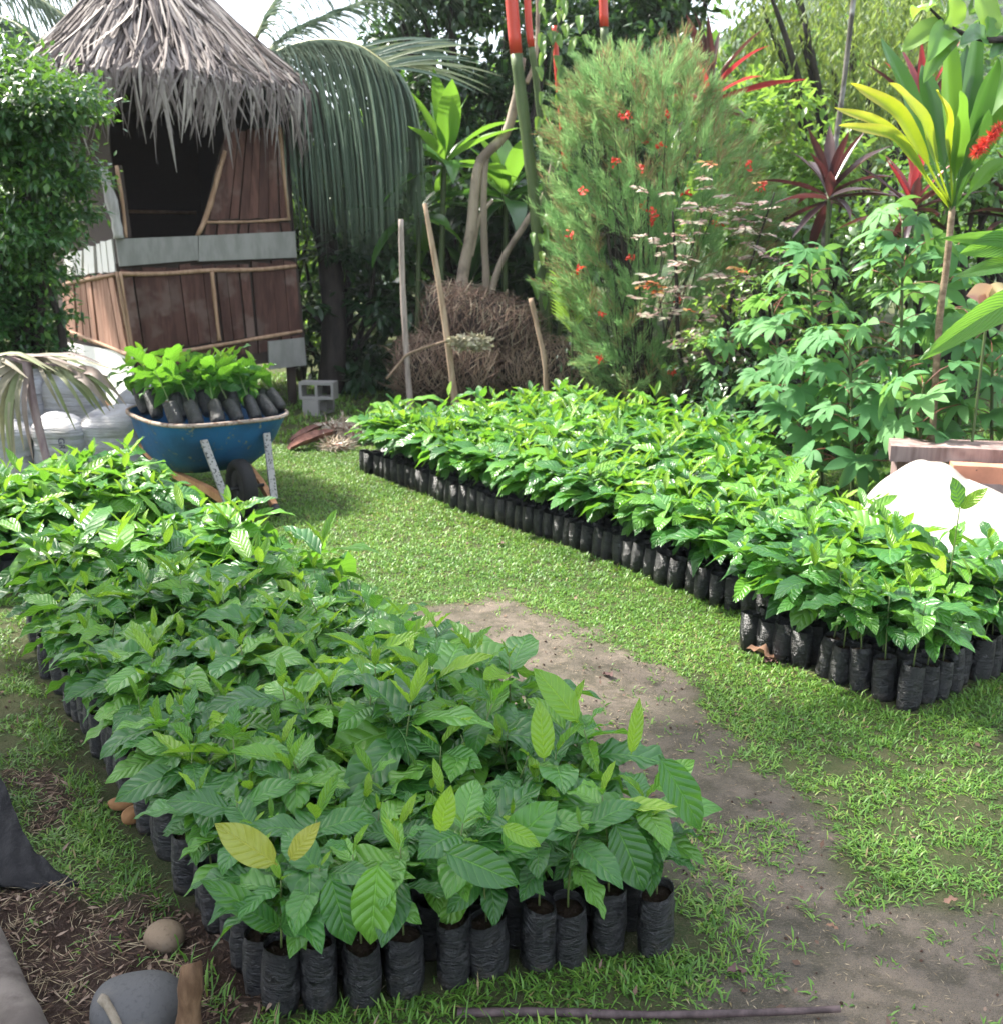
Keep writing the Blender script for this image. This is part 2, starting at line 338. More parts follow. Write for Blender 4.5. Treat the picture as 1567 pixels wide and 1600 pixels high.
# straw, chips and crumbs lying on the bare soil
def flat_bits(mb, x, y, L, W, lift=.004, tilt=.15, rn=None):
    n = len(x); P = np.stack([x, y, gheight(x, y)+lift], -1); az = U(0, 6.283, n)
    D = np.stack([np.cos(az), np.sin(az), rng.normal(0, tilt, n)], -1); Up = nrm(np.stack([rng.normal(0, .3, n), rng.normal(0, .3, n), np.ones(n)], -1))
    scatter(mb, LEAF4, P, D, Up, L, W, U(0, 1, n) if rn is None else rn)
M_STRAW = m_strand('dry_straw', [(0, (.20, .15, .09)), (.5, (.33, .26, .16)), (1, (.45, .38, .26))], .8, .1)
M_CHIP = m_strand('mulch_chip', [(0, (.03, .018, .012)), (.4, (.08, .045, .03)), (.75, (.16, .10, .07)), (1, (.34, .25, .19))], .85, .0)
N = 13000; x = U(-1.2, 2.9, N); y = U(1.7, 5.2, N); p, m = masks(x, y); k = (p & ~in_bed(x, y)) | (rng.random(N) < .12); x, y = x[k], y[k]
sm = MB(); flat_bits(sm, x, y, U(.006, .032, len(x)), U(.001, .003, len(x)), .003)
tag(sm.build('straw_litter', M_STRAW), kind='stuff')
N = 16000; x = U(-2.2, -.2, N); y = U(1.5, 3.9, N); p, m = masks(x, y); k = m | (rng.random(N) < .10); x, y = x[k], y[k]
cm = MB(); flat_bits(cm, x, y, U(.006, .05, len(x)), U(.003, .012, len(x)), .005, .35)
tag(cm.build('mulch_litter', M_CHIP), kind='stuff')
N = 5200; x = U(-2.2, 2.6, N); y = U(1.5, 4.6, N); p, m = masks(x, y); k = ~in_bed(x, y) & (rng.random(N) < np.where(m, 1.0, np.where(p, .35, .08))); x, y = x[k], y[k]
OCT = (np.array([[-.5, .5, 0], [0, .1, .25], [.5, .5, 0], [0, .9, .1], [.1, .5, .55], [0, .5, -.3]]), [np.array([[0, 1, 4], [1, 2, 4], [2, 3, 4], [3, 0, 4], [1, 0, 5], [2, 1, 5], [3, 2, 5], [0, 3, 5]])])
def clods(mb, x, y, sz, rn):
    n = len(x); P = np.stack([x, y, gheight(x, y)+.002], -1); az = U(0, 6.28, n); scatter(mb, OCT, P, np.stack([np.cos(az), np.sin(az), rng.normal(0, .2, n)], -1), np.tile([0, 0, 1.], (n, 1)), sz, sz*U(.6, 1.1, n), rn)
dm = MB(); clods(dm, x, y, U(.004, .02, len(x))*U(.5, 1, len(x)), U(0, .55, len(x)))
tag(dm.build('soil_crumbs', M_CHIP, smooth=False), kind='stuff')
N = 9000; x = U(-2.0, -.3, N); y = U(1.5, 3.6, N); p, m = masks(x, y); k = m & ~in_bed(x, y); x, y = x[k], y[k]
dm = MB(); flat_bits(dm, x, y, U(.02, .09, len(x)), U(.0012, .0028, len(x)), .009, .22)
tag(dm.build('fibre_litter', M_STRAW), kind='stuff')
N = 900; x = U(-.2, 2.6, N); y = U(1.7, 6.5, N); p, m = masks(x, y); k = ~in_bed(x, y) & (rng.random(N) < np.where(p, .5, .3)); x, y = x[k], y[k]
dm = MB(); flat_bits(dm, x, y, U(.012, .035, len(x)), U(.006, .02, len(x)), .008, .5, U(0, .5, len(x)))
tag(dm.build('leaf_litter', M_CHIP), kind='stuff')

# ------------------------------------------------------------------ coffee seedlings
def leafgrid(L, W, nl, nw, fold=.35, curl=.9, wave=.10, wk=3, quilt=.0, ph=0., twist=0., tipn=1.0, veins=8, curl0=0.):
    tt = np.linspace(0, 1, nl+1); ss = np.linspace(-1, 1, nw+1); T, S = np.meshgrid(tt, ss, indexing='ij')
    w = (np.sin(np.pi*np.clip(T, 0, 1)**.92)**.78)*np.where(T > .8, 1-(T-.8)*1.5*tipn, 1)
    w = np.where(T < .07, .05+T*.4, w)*W/2; w = np.where(T >= 1, .0008, np.maximum(w, .0012))
    x = S*w*math.cos(fold); z = np.abs(S)*w*math.sin(fold)*(1-.5*T)
    z = z+wave*W*np.sin(2*np.pi*(wk*T+ph)+np.where(S > 0, 1.3, 0))*S*S*np.minimum(1, 4*T)*np.minimum(1, 5*(1-T))
    if quilt: z = z+quilt*W*(np.abs(np.sin(np.pi*veins*(T-.21*np.abs(S))))-.5)*(1-S**4)*np.minimum(1, 6*(1-T))*np.minimum(1, np.abs(S)*4)
    a = curl0-curl*tt**1.3; dl = L/nl
    cy = np.concatenate([[0], np.cumsum(np.cos(.5*(a[1:]+a[:-1]))*dl)]); cz = np.concatenate([[0], np.cumsum(np.sin(.5*(a[1:]+a[:-1]))*dl)])
    tw = twist*tt; xr = x*np.cos(tw)[:, None]-z*np.sin(tw)[:, None]; zr = x*np.sin(tw)[:, None]+z*np.cos(tw)[:, None]
    v = np.stack([xr, cy[:, None]-zr*np.sin(a)[:, None], cz[:, None]+zr*np.cos(a)[:, None]], -1).reshape(-1, 3)
    i = np.arange(nl)[:, None]*(nw+1); j = np.arange(nw)[None]
    f = np.stack([i+j, i+j+1, i+nw+2+j, i+nw+1+j], -1).reshape(-1, 4)
    return v, f, np.stack([T, S*.5+.5], -1).reshape(-1, 2)
def cparams(young=False):
    W = random.uniform(.40, .53); k = dict(fold=random.uniform(.1, .5), curl=random.uniform(.3, 1.35), wave=random.uniform(.05, .13), wk=random.uniform(2, 4), ph=random.random(), twist=random.uniform(-.5, .5), quilt=.03)
    if young: W = random.uniform(.30, .40); k.update(fold=random.uniform(.5, .9), curl=random.uniform(-.2, .5), wave=.05)
    return W, k
LEAVES = []
for q in range(30):
    yg = q >= 22; W, k = cparams(yg)
    lv = []
    for nl, nw in ((18, 6), (7, 2)):
        kk = dict(k); kk['quilt'] = k['quilt'] if nl > 10 else 0
        lv.append(leafgrid(1.0, W, nl, nw, **kk))
    me = MB().add(*lv[0][:2], 0., lv[0][2]).mesh('coffee_leaf', M_COFFEE_Y if yg else M_COFFEE)
    LEAVES.append((lv, me, yg))
YLEAF = MB().add(*(lambda g: (g[0], g[1], 0., g[2]))(leafgrid(1.0, .48, 18, 6, fold=.25, curl=.25, wave=.04, quilt=.035))).mesh('coffee_leaf', M_COFFEE_YL)
def bag_geo(seg=18, rings=9, low=False):
    r = U(.0455, .0505); h = U(.168, .198); p1, p2 = U(0, 6.28, 2); sq = U(.02, .12)
    zs = np.linspace(0, h, rings); a = np.arange(seg)/seg*2*np.pi; vs = []
    for q, zq in enumerate(zs):
        t = zq/h; rr = r*(.93+.10*math.sin(t*math.pi)*.8-.02*t)*(1+sq*np.cos(2*a+p1)+.02*np.cos(5*a+p2+9*t))
        if q == 0: rr = rr*.93
        rr = rr+rng.normal(0, .0014, seg)
        vs.append(np.stack([rr*np.cos(a), rr*np.sin(a), np.full(seg, zq)+(0.006*np.cos(a+p2)*t if q == rings-1 else 0)], -1))
    for t_, dz in ((.93, -.004), (.90, -.03)):
        vs.append(np.stack([vs[rings-1][:, 0]*t_, vs[rings-1][:, 1]*t_, vs[rings-1][:, 2]+dz], -1))
    v = np.concatenate(vs); R = len(vs); i = np.arange(R-1)[:, None]*seg; j = np.arange(seg)[None]; k = (j+1) % seg
    f = np.stack([i+j, i+k, i+seg+k, i+seg+j], -1).reshape(-1, 4)
    soil = np.concatenate([np.stack([vs[-1][:, 0]*1.02, vs[-1][:, 1]*1.02, np.full(seg, h-.020)], -1), np.stack([vs[-1][:, 0]*.5, vs[-1][:, 1]*.5, h-.014+rng.normal(0, .004, seg)], -1), [[0, 0, h-.012]]])
    jj = np.arange(seg); kk = (jj+1) % seg
    sf = [np.stack([jj, kk, seg+kk, seg+jj], -1), np.stack([seg+jj, seg+kk, np.full(seg, 2*seg)], -1)]
    return (v, [f, np.arange(seg)[None, ::-1]]), (soil, sf), h
BAGS = []
for q in range(8):
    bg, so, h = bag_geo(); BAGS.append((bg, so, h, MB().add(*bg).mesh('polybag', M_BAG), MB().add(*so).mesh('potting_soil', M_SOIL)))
LOWBAG = [bag_geo(8, 3) for _ in range(4)]
def rotm(axis, a): return Matrix.Rotation(a, 4, axis)
def seedling_plan(H, npairs, big=1.0, low=.42, pmin=-9.):
    """list of (leaf number, 4x4 matrix) about the foot of the stem, and the stem's line"""
    lean = rng.normal(0, .05, 2); pts = [np.array([lean[0]*H*t*t*2, lean[1]*H*t*t*2, H*t]) for t in np.linspace(0, 1, 6)]; pts = np.array(pts)
    out = []; az = random.uniform(0, 6.28)
    hs = np.linspace(low, 1.0, npairs)
    for q, t in enumerate(hs):
        u = q/(npairs-1); top = q >= npairs-1
        Lb = (.10+.115*math.sin(math.pi*min(1, .12+u*.85)))*big*random.uniform(.85, 1.15)
        if top: Lb = random.uniform(.055, .11)*big
        pitch = -.2+.8*u**1.3+random.uniform(-.22, .22)
        pitch = max(pitch, pmin)
        if top: pitch = random.uniform(.5, 1.2)
        p = np.array([np.interp(t, np.linspace(0, 1, 6), pts[:, c]) for c in range(3)])
        for sgn in (0, 1):
            if not top and random.random() < .06: continue
            idx = random.randrange(22, 30) if (top and random.random() < .75) or (q == npairs-2 and random.random() < .18) else random.randrange(22)
            L = Lb*random.uniform(.88, 1.12)
            M = Matrix.Translation(p) @ rotm('Z', az+sgn*math.pi+random.uniform(-.3, .3)) @ rotm('X', pitch) @ rotm('Y', random.uniform(-.35, .35)) @ Matrix.Translation((0, .004, 0)) @ Matrix.Scale(L, 4)
            out.append((idx, M))
        az += math.pi/2+random.uniform(-.25, .25)
    v, f, uv = tube(pts, np.linspace(.0034, .0018, 6), 6)
    return out, (v, f), pts
PLANS = []
for q in range(18):
    H = random.uniform(.17, .285); pl, st, pts = seedling_plan(H, random.choice([5, 5, 6, 6]), random.uniform(.92, 1.12))
    PLANS.append((pl, st, H, MB().add(*st).mesh('seedling_stem', M_STEM)))
for q in range(5):                          # long-stemmed ones for the front rows, bare below
    pl, st, pts = seedling_plan(random.uniform(.24, .30), 5, random.uniform(.95, 1.1), .55, .05); PLANS.append((pl, st, .27, MB().add(*st).mesh('seedling_stem', M_STEM)))
def make_seedling(M, plan, bag, label, group, scale=1.0, soil=True, spin=0., yellow=()):
    """Empty at the bag's foot > polybag (> potting_soil), stem, every leaf"""
    pl, st, H, sme = PLANS[plan]; bg, so, h, bme, some = BAGS[bag]
    r = bpy.data.objects.new('coffee_seedling', None); col.objects.link(r); r.matrix_world = M; r.empty_display_size = .05
    tag(r, label, 'seedling', group)
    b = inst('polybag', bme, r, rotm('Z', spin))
    if soil: inst('potting_soil', some, b, Matrix())
    T = Matrix.Translation((0, 0, h-.016)) @ rotm('Z', spin*1.7) @ Matrix.Scale(scale, 4)
    inst('stem', sme, r, T)
    for q, (idx, LM) in enumerate(pl): inst('leaf', YLEAF if q in yellow else LEAVES[idx][1], r, T @ LM)
    return r
MASS = MB()
def mass_seedling(M, plan, scale, spin, bag=True):
    pl, st, H, _ = PLANS[plan]; A = np.array(M)
    def put(v, Q):
        B = A@np.array(Q); return v@B[:3, :3].T+B[:3, 3]
    if bag:
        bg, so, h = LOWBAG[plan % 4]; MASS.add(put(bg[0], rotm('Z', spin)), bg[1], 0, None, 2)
    h = .165; T = Matrix.Translation((0, 0, h-.016)) @ rotm('Z', spin*1.7) @ Matrix.Scale(scale, 4)
    for q, (idx, LM) in enumerate(pl):
        if idx >= 22 and q % 2 and random.random() < .6: continue
        (v, f, uv) = LEAVES[idx][0][1]; MASS.add(put(v, T@LM), f, random.random(), uv, 1 if LEAVES[idx][2] else 0)
ORD = ['first', 'second', 'third', 'fourth', 'fifth', 'sixth', 'seventh', 'eighth', 'ninth', 'tenth', 'eleventh', 'twelfth']
def ordinal(k): return ORD[k] if k < 12 else f'{k+1}th'
SP = .0985
spots = []                                  # (depth, x, y, bed, row, column)
for c in range(11):
    n0 = .715+c*SP
    if n0 > 1.79: continue
    s0 = 1.99-.38*(n0-.64); r_ = 0
    while s0+r_*SP < 4.85:
        if c > 9 and r_ < 4: r_ += 1; continue
        spots.append(('near', n0+(SP/2 if r_ % 2 else 0)*.35+rng.normal(0, .008), s0+r_*SP+rng.normal(0, .008), r_, c)); r_ += 1
for r_ in range(60):
    s0 = 2.07+r_*SP
    if s0 > 7.3: break
    nl = 3.36 if s0 < 2.9 else 3.72; nl += .03*math.sin(s0*3); c = 0
    if s0 < 2.3: nl += .25*(2.3-s0)
    while nl+c*SP < rb_right(np.array(s0)):
        spots.append(('far', nl+c*SP+rng.normal(0, .009), s0+rng.normal(0, .009), r_, c)); c += 1
for r_ in range(9):
    for c in range(22):
        spots.append(('rear', -.42+c*SP+rng.normal(0, .01), 5.72+r_*SP+rng.normal(0, .01), r_, c))
items = []
for bed, n_, s_, r_, c in spots:
    x, y = nsxy(n_, s_); px, py, dep = proj(np.array(x), np.array(y), np.array(.3))
    if px < -110 or px > 1680 or py > 1720: continue
    items.append((float(dep), x, y, bed, r_, c))
items.sort(key=lambda q: q[0])
N_IND = 286
GN, GF = 'coffee seedlings in black bags in the nearer bed', 'coffee seedlings in black bags in the bed across the lawn'
for q, (dep, x, y, bed, r_, c) in enumerate(items):
    tall = 1.0
    if bed == 'near' and r_ < 3: tall = 1.0
    sc = random.uniform(.80, 1.30)*tall; spin = random.uniform(0, 6.28); pl = random.randrange(18)
    if bed == 'near' and r_ < 4: sc = random.uniform(.74, 1.08)
    if bed == 'near' and c == 0: pl = 18+random.randrange(5); sc = random.uniform(.75, .98)
    if bed == 'far' and c < 2 and r_ > 0: pl = 18+random.randrange(5); sc = random.uniform(.85, 1.05)
    if r_ == 0: pl = 18+random.randrange(5); sc = random.uniform(.80, 1.0)
    lean = rng.normal(0, .035, 2)
    if bed == 'near' and c >= 10: lean[1] += .05
    if bed == 'far' and c == 0: lean[1] += .04
    if bed == 'near' and c == 0: lean[1] += .03
    if bed == 'near' and r_ == 0: lean[0] += .05
    M = Matrix.Translation((x, y, gz(x, y)-.004)) @ Matrix.Rotation(lean[0], 4, 'X') @ Matrix.Rotation(lean[1], 4, 'Y')
    if q >= N_IND:
        mass_seedling(M, pl, sc*1.18, spin, bag=True); continue
    yl = ()
    if bed == 'near':
        if r_ == 0:
            lab = f'coffee seedling in black bag, {ordinal(c)} from the left along the front of the nearer bed'
        elif c == 0: lab = f'coffee seedling on the soil-side edge of the nearer bed, {ordinal(r_)} back from its front corner'
        elif c == 10: lab = f'coffee seedling on the path-side edge of the nearer bed, {ordinal(r_)} back from its front corner'
        elif r_ < 4: lab = f'coffee seedling in the {ordinal(r_)} row back of the nearer bed, {ordinal(c)} from its soil side'
        else: lab = 'glossy coffee seedling crowded in among the others inside the nearer bed'
        g_ = GN
    else:
        if r_ == 0: lab = f'coffee seedling in black bag, {ordinal(c)} from the left along the front of the lawn-side bed'
        elif c == 0: lab = f'coffee seedling on the lawn edge of the bed across the grass, {ordinal(r_)} back'
        elif r_ < 4: lab = f'coffee seedling in the {ordinal(r_)} row back of the lawn-side bed, {ordinal(c)} from the lawn'
        else: lab = 'sunlit coffee seedling crowded in among the others inside the bed across the lawn'
        g_ = GF
    make_seedling(M, pl, q % 8, lab, g_, sc, r_ == 0 or c == 0 or c >= 9, spin, yl)
def placed_leaf(root, base, tip, W, me_kind, curl=.5, fold=.3):
    """one more leaf of a seedling, from its node to its tip"""
    base, tip = np.asarray(base), np.asarray(tip); L = np.linalg.norm(tip-base)*1.06; g = leafgrid(1.0, W, 18, 6, fold=fold, curl=curl, wave=.05, quilt=.02, curl0=curl*.45, ph=random.random())
    me = MB().add(g[0], g[1], 0., g[2]).mesh('coffee_leaf', {'y': M_COFFEE_YL, 'l': M_COFFEE_Y, 'm': M_COFFEE}[me_kind])
    Y_ = Vector(nrm(tip-base)); N_ = Vector((.05, -.75, .65)); X_ = Y_.cross(N_).normalized(); Z_ = X_.cross(Y_); R_ = Matrix((X_, Y_, Z_)).transposed().to_4x4()
    M = root.matrix_world.inverted() @ Matrix.Translation(base) @ R_ @ Matrix.Scale(L, 4); return inst('leaf', me, root, M)
def nearest_root(px, py, z, flt):
    best = None
    for o in list(col.objects):
        if o.name.startswith('coffee_seedling') and o.get('group') == flt:
            p = o.matrix_world.translation; a, b, _ = proj(p.x, p.y, p.z+z); d_ = (a-px)**2+(b-py)**2
            if best is None or d_ < best[0]: best = (d_, o)
    return best[1]
bpy.context.view_layer.update()
for bx, by, dy, a, b, c_, W, kd in [(430, 1590, -.03, (434, 1352), (340, 1290), 0, .46, 'y'), (430, 1590, -.03, (452, 1346), (499, 1287), .02, .40, 'y'), (570, 1590, -.04, (592, 1345), (580, 1470), -.04, .55, 'm'), (570, 1590, -.04, (515, 1365), (548, 1472), -.03, .5, 'm'),
    (700, 1590, -.03, (692, 1330), (806, 1380), -.03, .46, 'm'), (700, 1590, -.03, (688, 1302), (704, 1230), .0, .42, 'l'), (800, 1570, -.03, (782, 1290), (842, 1322), -.03, .42, 'l'), (800, 1570, 0., (786, 1330), (868, 1256), .03, .55, 'm'), (980, 1500, -.03, (958, 1282), (1003, 1388), -.05, .58, 'm'),
    (980, 1500, .05, (1028, 1180), (1090, 1292), -.03, .42, 'm'), (980, 1500, .12, (905, 1130), (836, 1048), .05, .42, 'l'), (980, 1500, .05, (985, 1180), (998, 1094), .03, .26, 'l'), (980, 1500, .05, (1020, 1235), (1082, 1190), .03, .5, 'm'), (900, 1530, -.02, (850, 1190), (842, 1098), .04, .4, 'l'),
    (430, 1590, -.05, (432, 1440), (318, 1378), -.02, .3, 'm'), (430, 1590, -.05, (436, 1450), (520, 1420), -.02, .5, 'm'), (430, 1590, -.05, (440, 1450), (365, 1412), -.04, .4, 'm')]:
    g0 = PZ(bx, by, 0.); Yb = g0[1]+dy; r_ = nearest_root(bx, by-40, .05, GN); placed_leaf(r_, PY(*a, Yb), PY(*b, Yb+c_), W, kd)
    if kd == 'y': r_['label'] = 'coffee seedling with two big yellowish leaves at the front corner of the nearer bed'
tall_r = nearest_root(1470, 900, .35, GF); tp = tall_r.matrix_world.translation; tall_r['label'] = 'coffee seedling whose thin shoot with two leaves rises above the rest before the white sheet'
t0_, t1_ = np.array(tp)+[0, 0, .36], PY(1499, 796, tp.y); v, f, uv = tube(spline([np.array(tp)+[0, 0, .17], t0_*.7+t1_*.3, t1_], 8), .0025, 6)
sh_ = MB().add(v-np.array(tp), f, .2, uv).mesh('shoot', M_STEM); inst('shoot', sh_, tall_r, tall_r.matrix_world.to_quaternion().to_matrix().to_4x4().inverted())
placed_leaf(tall_r, t1_, PY(1488, 748, tp.y), .55, 'm', .2); placed_leaf(tall_r, t1_, PY(1541, 764, tp.y-.03), .38, 'l', .1)
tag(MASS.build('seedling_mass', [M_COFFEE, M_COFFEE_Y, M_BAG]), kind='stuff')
# ------------------------------------------------------------------ hut
M_PLANK = m_bark('bark_plank', (.060, .026, .020), (.125, .060, .047), 14, .16, .85, .7, (.15, .10, .085))
M_PLANK2 = m_bark('pale_plank', (.26, .13, .085), (.42, .25, .18), 16, .14, .85, .5)
M_BOARD = m_bark('grey_board', (.25, .245, .225), (.35, .34, .32), 9, .3, .75, .3)
M_WHITEB = m_plain('white_board', (.72, .70, .66), .7, .1, 12)
M_BATTEN = m_bark('split_batten', (.30, .18, .11), (.46, .30, .20), 22, .15, .75, .4)
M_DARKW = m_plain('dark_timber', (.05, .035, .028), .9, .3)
M_THATCH = m_strand('dry_thatch', [(0, (.06, .045, .04)), (.35, (.155, .125, .115)), (.75, (.28, .245, .225)), (1, (.42, .375, .33))], .75, .05)
M_UNDER = m_plain('thatch_underlay', (.035, .026, .022), .95, .3)
AL = math.radians(37); HW = np.array([math.cos(AL), math.sin(AL), 0]); HB = np.array([-math.sin(AL), math.cos(AL), 0])
C0 = PY(207, 553, 10.6); HN = -HB                      # front corner, front wall's outward normal
def pl_hit(px, py, p0, n_):
    d = ray(px, py); e = np.array([0, 0, EYE]); return e+d*(np.dot(p0-e, n_)/np.dot(d, n_))
def FW(px, py, off=0.): return pl_hit(px, py, C0+HN*off, HN)
def LW(px, py, off=0.): return pl_hit(px, py, C0-HW*off, -HW)
HWID, HDEP = 1.94, 2.8; hut_c = C0+HW*HWID*.5+HB*HDEP*.5; hut_c[2] = 0
hut = empty('plank_hut', tuple(hut_c), 'raised wooden plank hut with shaggy palm thatch and an open window hole', 'hut')
def slab(mb, quad, n_, th, rnd=0., bulge=0.):
    q = np.array(quad); v, f = prism(q+n_*th, q); mb.add(v, f, rnd)
def quad_px(W, pts, off=0.): return [W(a, b, off) for a, b in pts]
def lerp(a, b, t): return (a[0]+(b[0]-a[0])*t, a[1]+(b[1]-a[1])*t)
wall = MB()                                             # carcase behind the planks, with the window hole left open
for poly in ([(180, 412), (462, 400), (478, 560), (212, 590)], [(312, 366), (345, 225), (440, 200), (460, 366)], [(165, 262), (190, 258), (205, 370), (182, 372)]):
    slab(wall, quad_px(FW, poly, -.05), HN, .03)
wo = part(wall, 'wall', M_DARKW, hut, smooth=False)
def planks(W, n_, tl, tr, bl, br, n, mat, parent, name='plank', off=0.):
    for q in range(n):
        a = q/n+(rng.normal(0, .10)/n if q else 0); b = (q+1)/n
        g_ = U(.03, .07)/n
        P = [lerp(tl, tr, a+g_), lerp(tl, tr, b-g_), lerp(bl, br, b-g_), lerp(bl, br, a+g_)]
        P = [(x_+rng.normal(0, .4), y_+rng.normal(0, 2.0 if k_ < 2 else 1.0)) for k_, (x_, y_) in enumerate(P)]
        mb = MB(); slab(mb, quad_px(W, P, off), n_, U(.016, .03), random.random()); part(mb, name, mat, parent, smooth=False)
planks(FW, HN, (187, 420), (461, 408), (207, 552), (469, 516), 15, M_PLANK, wo)
planks(FW, HN, (212, 556), (471, 521), (212, 577), (473, 540), 15, M_PLANK, wo)
planks(FW, HN, (350, 205), (442, 200), (327, 343), (450, 340), 8, M_PLANK, wo)
planks(FW, HN, (322, 349), (452, 346), (318, 368), (455, 364), 8, M_PLANK, wo)
lw = MB(); slab(lw, quad_px(LW, [(96, 418), (183, 400), (208, 572), (96, 540)], -.05), -HW, .03); lo = part(lw, 'side_wall', M_DARKW, hut, smooth=False)
planks(LW, -HW, (100, 440), (180, 425), (100, 522), (203, 552), 9, M_PLANK2, lo)
planks(LW, -HW, (104, 398), (178, 372), (100, 432), (184, 424), 8, M_WHITEB, lo, 'side_board')
mb = MB(); slab(mb, quad_px(LW, [(96, 533), (208, 552), (212, 640), (96, 612)], .012), -HW, .02); part(mb, 'base_board', M_WHITEB, hut, smooth=False)
def board(pts, mat, name='board', off=.03, th=.025):
    mb = MB(); slab(mb, quad_px(FW, pts, off), HN, th, random.random()); return part(mb, name, mat, hut, smooth=False)
board([(180, 373), (308, 368), (309, 406), (186, 416)], M_BOARD, 'sill_board'); board([(309.5, 368), (460, 361), (463, 402), (309.5, 408)], M_BOARD, 'sill_board')
board([(418, 533), (474, 527), (478, 570), (420, 577)], M_BOARD, 'base_board')
def stick_px(W, pts, r, mat, name, root, off=.04, sides=7):
    P = spline([W(a, b, off) for a, b in pts], max(6, len(pts)*3)); v, f, uv = tube(P, r*(1+.12*rng.normal(size=len(P))), sides)
    return part(MB().add(v, f, random.random(), uv), name, mat, root)
stick_px(FW, [(189, 428), (260, 427), (330, 422), (400, 421), (463, 415)], .022, M_BATTEN, 'batten', hut, .035)
stick_px(FW, [(211, 557), (300, 546), (400, 529), (472, 517)], .02, M_BATTEN, 'batten', hut, .035)
stick_px(FW, [(331, 424), (336, 470), (343, 532)], .022, M_BATTEN, 'batten', hut, .04)
stick_px(FW, [(318, 347), (390, 346), (452, 342)], .016, M_BATTEN, 'batten', hut, .035)
stick_px(FW, [(352, 235), (338, 285), (324, 335), (309, 367)], .025, M_BATTEN, 'window_jamb', hut, .03)
stick_px(FW, [(344, 255), (334, 295), (318, 345), (308, 369)], .02, M_BATTEN, 'window_jamb', hut, .0)
stick_px(FW, [(437, 195), (444, 270), (452, 344)], .02, M_BATTEN, 'corner_post', hut, .035)
stick_px(FW, [(160, 262), (178, 330), (186, 372)], .05, m_bark('grey_post', (.30, .28, .27), (.48, .46, .44), 12, .2, .8, .4), 'corner_post', hut, .05)
stick_px(FW, [(182, 258), (192, 320), (197, 371)], .018, M_BATTEN, 'window_jamb', hut, .02)
for a in ((182, 424, 206, 555), (188, 424, 209, 556)): stick_px(FW, [(a[0], a[1]), lerp(a[:2], a[2:], .5), (a[2], a[3])], .016, M_BATTEN, 'corner_batten', hut, .05)
stick_px(LW, [(100, 444), (140, 436), (182, 428)], .022, M_BATTEN, 'batten', hut, .03)
stick_px(LW, [(100, 515), (150, 534), (204, 556)], .022, M_BATTEN, 'batten', hut, .03)
# inside: back and far walls with a rail, floor, legs
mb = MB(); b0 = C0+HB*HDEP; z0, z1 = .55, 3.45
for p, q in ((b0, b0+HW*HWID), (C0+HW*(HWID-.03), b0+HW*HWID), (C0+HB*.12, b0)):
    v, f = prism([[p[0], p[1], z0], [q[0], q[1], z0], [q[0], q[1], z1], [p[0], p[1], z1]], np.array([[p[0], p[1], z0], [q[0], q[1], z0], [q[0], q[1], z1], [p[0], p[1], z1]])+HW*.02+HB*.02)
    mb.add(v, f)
part(mb, 'dark_inner_walls', M_DARKW, hut, smooth=False)  # dark colour and an added left wall keep the window hole unlit
ra = [b0+HW*.1-HB*.05+[0, 0, 2.25-b0[2]], b0+HW*(HWID-.1)-HB*.05+[0, 0, 2.25-b0[2]]]; v, f, uv = tube(ra, .025, 6); part(MB().add(v, f, .2, uv), 'inner_rail', M_BATTEN, hut)
fc = C0+HW*HWID*.5+HB*HDEP*.5; v, f = boxv((fc[0], fc[1], .58), HWID-.06, HDEP-.06, .06, Matrix.Rotation(AL, 3, 'Z')); part(MB().add(v, f), 'floor_deck', M_DARKW, hut, smooth=False)
for u_, w_ in ((.1, .1), (HWID-.1, .1), (.1, HDEP-.1), (HWID-.1, HDEP-.1)):
    p = C0+HW*u_+HB*w_; v, f, uv = tube([[p[0], p[1], -.05], [p[0], p[1], .56]], .055, 8); part(MB().add(v, f, .3, uv), 'leg', M_DARKW, hut)
# thatched roof: a dark underlay, then strips in courses
Z_E = 3.36; Z_A = 5.05; RX, RY = 1.70, 1.80
rc = np.array([hut_c[0], hut_c[1], 0])
def roofpt(az, t, lift=0.):
    """t 0 apex .. 1 eave"""
    c, s = np.cos(az), np.sin(az); k = (np.abs(c)**3.0+np.abs(s)**3.0)**(-1/3.0)
    r = np.clip(t, 0, 3)*1.0; e = r**.92
    p = rc+np.multiply.outer(c*k*RX*e, HW)+np.multiply.outer(s*k*RY*e, HB)
    p[..., 2] = Z_A-(Z_A-Z_E)*(r+.05*np.sin(np.clip(r, 0, 1)*np.pi))+lift; return p
seg = 40; az = np.arange(seg)/seg*2*np.pi; rings = [roofpt(az, np.full(seg, t), -.07) for t in (.02, .3, .6, .92)]
v = np.concatenate(rings); i = np.arange(3)[:, None]*seg; j = np.arange(seg)[None]; k = (j+1) % seg
mb = MB().add(v, [np.stack([i+j, i+seg+j, i+seg+k, i+k], -1).reshape(-1, 4)]); roof = part(mb, 'roof', M_UNDER, hut)
